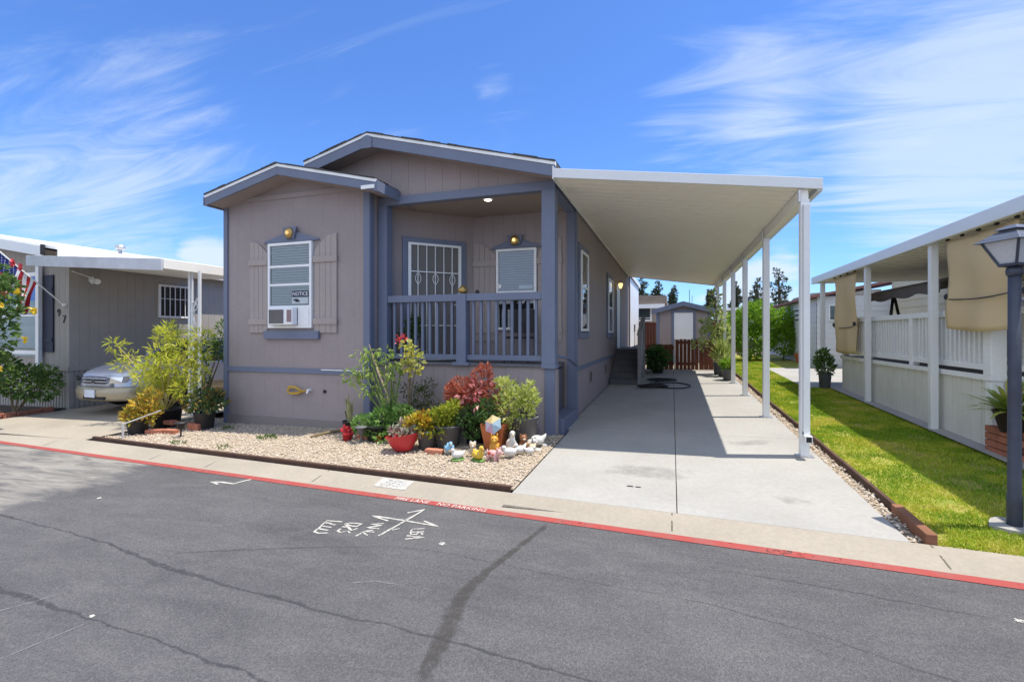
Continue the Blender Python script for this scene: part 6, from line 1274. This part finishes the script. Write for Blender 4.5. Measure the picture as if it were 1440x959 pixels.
# ================================================================ lamp post
lp = thing('lamp_post', 'dark blue lamp post with a tapered glass lantern on the lawn', 'lamp post', (2.455, 4.6, gz(2.45, 4.6)))
x, y = 2.442, 4.6; z = gz(x, y); mb = MB(); mb.lathe([(.046, 0), (.046, .25), (.041, .28), (.038, 1.2), (.037, 1.98)], (x, y, z-.02), 20); mb.lathe([(.046, 0), (.05, .03), (.046, .06)], (x, y, 1.93), 18); mb.build('pole', POSTBLUE, lp, smooth=True)
mb = MB()
ring = [(x+.17*math.cos(6.283*i/11)*random.uniform(.8, 1.15), y+.15*math.sin(6.283*i/11)*random.uniform(.8, 1.15)) for i in range(11)]; mb.prism(ring, lambda a, b, d: (a, b, gz(a, b)+d), -.05, .02); mb.build('footing', CONC, lp)
def sq(r, z): return [(x-r, y-r, z), (x+r, y-r, z), (x+r, y+r, z), (x-r, y+r, z)]
ROT = Matrix.Rotation(R(24), 3, 'Z'); rot = lambda P: [tuple(Vector((x, y, p[2]))+ROT @ Vector((p[0]-x, p[1]-y, 0))) for p in P]
FROST = paint('frosted_glass', (.52, .53, .56), .35, .04)
mb = MB(); mb.hexa(rot(sq(.055, 2.015))+rot(sq(.125, 2.195))); mb.build('glass', FROST, lp)
mb = MB(); a, b = rot(sq(.058, 2.01)), rot(sq(.13, 2.2))
for i in range(4): mb.bar(a[i], b[i], .016, .016); mb.bar(a[i], a[(i+1) % 4], .02, .02); mb.bar(b[i], b[(i+1) % 4], .016, .016)
mb.build('cage', POSTBLUE, lp)
mb = MB(); mb.hexa(rot(sq(.165, 2.185))+rot(sq(.07, 2.262))); mb.hexa(rot(sq(.085, 2.275))+rot(sq(.03, 2.31))); mb.hexa(rot(sq(.06, 2.262))+rot(sq(.06, 2.275))); mb.build('roof', paint('lantern_roof', (.13, .14, .16), .4, .1, 4, metal=.3), lp, bevel=.003)
# ================================================================ light, sky, camera
w = bpy.data.worlds.new('World'); scene.world = w; w.use_nodes = True; nt = w.node_tree; nt.nodes.clear(); L = nt.links.new
out = nt.nodes.new('ShaderNodeOutputWorld'); bg = N(nt, 'ShaderNodeBackground', Strength=SKY_STR); L(bg.outputs[0], out.inputs[0])
SUN = Vector((1.07, .2, 3.26)).normalized()
sky = nt.nodes.new('ShaderNodeTexSky'); sky.sky_type = 'NISHITA'; sky.sun_disc = False; sky.sun_elevation = math.asin(SUN.z); sky.sun_rotation = math.atan2(SUN.x, SUN.y)
sky.air_density = 1.0; sky.dust_density = .4; sky.ozone_density = 2.5; sky.altitude = 50
tint = N(nt, 'ShaderNodeMix', data_type='RGBA', blend_type='MULTIPLY'); tint.inputs[0].default_value = 1; tint.inputs[7].default_value = (*SKY_TINT, 1); L(sky.outputs[0], tint.inputs[6])
tc = N(nt, 'ShaderNodeTexCoord'); sx = N(nt, 'ShaderNodeSeparateXYZ'); L(tc.outputs['Generated'], sx.inputs[0])
za = N(nt, 'ShaderNodeMath', operation='MAXIMUM'); za.inputs[1].default_value = 0; L(sx.outputs['Z'], za.inputs[0]); zb_ = N(nt, 'ShaderNodeMath', operation='ADD'); zb_.inputs[1].default_value = .12; L(za.outputs[0], zb_.inputs[0])
dx = N(nt, 'ShaderNodeMath', operation='DIVIDE'); L(sx.outputs['X'], dx.inputs[0]); L(zb_.outputs[0], dx.inputs[1]); dy = N(nt, 'ShaderNodeMath', operation='DIVIDE'); L(sx.outputs['Y'], dy.inputs[0]); L(zb_.outputs[0], dy.inputs[1])
cb = N(nt, 'ShaderNodeCombineXYZ'); L(dx.outputs[0], cb.inputs[0]); L(dy.outputs[0], cb.inputs[1])
def cloudlayer(rot, sc, scale, loc, lo, hi, amt, detail=7., dist=1.2, rough=.55):
    mp = N(nt, 'ShaderNodeMapping'); mp.inputs['Rotation'].default_value = (0, 0, R(rot)); mp.inputs['Scale'].default_value = sc; mp.inputs['Location'].default_value = loc; L(cb.outputs[0], mp.inputs['Vector'])
    n = N(nt, 'ShaderNodeTexNoise', Scale=scale, Detail=detail, Roughness=rough, Distortion=dist); L(mp.outputs[0], n.inputs['Vector'])
    m = N(nt, 'ShaderNodeMapRange', interpolation_type='SMOOTHSTEP'); m.inputs['From Min'].default_value = lo; m.inputs['From Max'].default_value = hi; m.inputs['To Max'].default_value = amt; L(n.outputs['Fac'], m.inputs['Value']); return m.outputs[0]
def rawnoise(rot, sc, scale, loc, detail, dist, rough):
    mp = N(nt, 'ShaderNodeMapping'); mp.inputs['Rotation'].default_value = (0, 0, R(rot)); mp.inputs['Scale'].default_value = sc; mp.inputs['Location'].default_value = loc; L(cb.outputs[0], mp.inputs['Vector'])
    n = N(nt, 'ShaderNodeTexNoise', Scale=scale, Detail=detail, Roughness=rough, Distortion=dist); L(mp.outputs[0], n.inputs['Vector']); return n.outputs['Fac']
def math2(op, a, b, clamp=False):
    m = N(nt, 'ShaderNodeMath', operation=op, use_clamp=clamp)
    for i, q_ in enumerate((a, b)):
        if isinstance(q_, (int, float)): m.inputs[i].default_value = q_
        else: L(q_, m.inputs[i])
    return m.outputs[0]
# where in the sky the cirrus lies thicker: direction, angular radius, weight
def bank(center, rad, amt):
    d = N(nt, 'ShaderNodeVectorMath', operation='DOT_PRODUCT'); L(tc.outputs['Generated'], d.inputs[0]); d.inputs[1].default_value = Vector(center).normalized()
    m = N(nt, 'ShaderNodeMapRange', interpolation_type='SMOOTHSTEP'); m.inputs['From Min'].default_value = math.cos(R(rad)); m.inputs['From Max'].default_value = 1; m.inputs['To Max'].default_value = amt; L(d.outputs['Value'], m.inputs['Value']); return m.outputs[0]
tot = rawnoise(-22, (.45, 2.0, 1), 1.5, (.3, 2.4, 0), 10., 1.6, .64)
for px, py, rad, amt in SKYBANKS: tot = math2('ADD', tot, bank(_d(px, py), rad, amt))
mr = N(nt, 'ShaderNodeMapRange', interpolation_type='SMOOTHSTEP'); mr.inputs['From Min'].default_value = .56; mr.inputs['From Max'].default_value = 1.02; mr.inputs['To Max'].default_value = .66; L(tot, mr.inputs['Value'])
pf = rawnoise(0, (1, 1, 1), 1.5, (2, 3, 0), 7., .3, .55)
t2 = pf
for px, py, rad, amt in ((1085, 405, 6, .4), (295, 362, 4, .42), (1010, 400, 4, .3)): t2 = math2('ADD', t2, bank(_d(px, py), rad, amt))
m2 = N(nt, 'ShaderNodeMapRange', interpolation_type='SMOOTHSTEP'); m2.inputs['From Min'].default_value = .68; m2.inputs['From Max'].default_value = .98; m2.inputs['To Max'].default_value = .85; L(t2, m2.inputs['Value'])
tot = math2('MAXIMUM', mr.outputs[0], m2.outputs[0])
# unseen cloud bank added behind the camera to fill the shaded fronts
bk = math2('ADD', rawnoise(20, (1, 1, 1), .9, (5, 1, 0), 7., .5, .55), bank((-.35, -1, .62), 78, .62))
m3 = N(nt, 'ShaderNodeMapRange', interpolation_type='SMOOTHSTEP'); m3.inputs['From Min'].default_value = .62; m3.inputs['From Max'].default_value = .95; m3.inputs['To Max'].default_value = 1.0; L(bk, m3.inputs['Value'])
mx = N(nt, 'ShaderNodeMix', data_type='RGBA'); mx.clamp_factor = True; L(tot, mx.inputs[0]); L(tint.outputs[2], mx.inputs[6]); mx.inputs[7].default_value = (*CLOUD, 1)
mb_ = N(nt, 'ShaderNodeMix', data_type='RGBA'); L(m3.outputs[0], mb_.inputs[0]); L(mx.outputs[2], mb_.inputs[6]); mb_.inputs[7].default_value = (*CLOUD_FILL, 1); mx = mb_
L(mx.outputs[2], bg.inputs[0])
sl = bpy.data.lights.new('sun', 'SUN'); sl.energy = SUN_STR; sl.angle = R(.55); sl.color = (1, .94, .84); so = bpy.data.objects.new('sun', sl); COL.objects.link(so); so.rotation_euler = (-SUN).to_track_quat('-Z', 'Y').to_euler(); so.location = (10, 2, 30)
cam = bpy.data.cameras.new('camera'); co = bpy.data.objects.new('camera', cam); COL.objects.link(co); scene.camera = co
co.location = (0, 0, EYE); co.rotation_euler = (R(90), 0, CYAW); cam.sensor_fit = 'HORIZONTAL'; cam.sensor_width = 36; cam.lens = CF/1440*36
cam.shift_y = (CH-959/2)/1440; cam.clip_start = .05; cam.clip_end = 1000
scene.view_settings.view_transform = 'Standard'; scene.view_settings.look = 'None'; scene.view_settings.gamma = 1; scene.view_settings.exposure = EXPO
scene.render.resolution_x = 1024; scene.render.resolution_y = 681
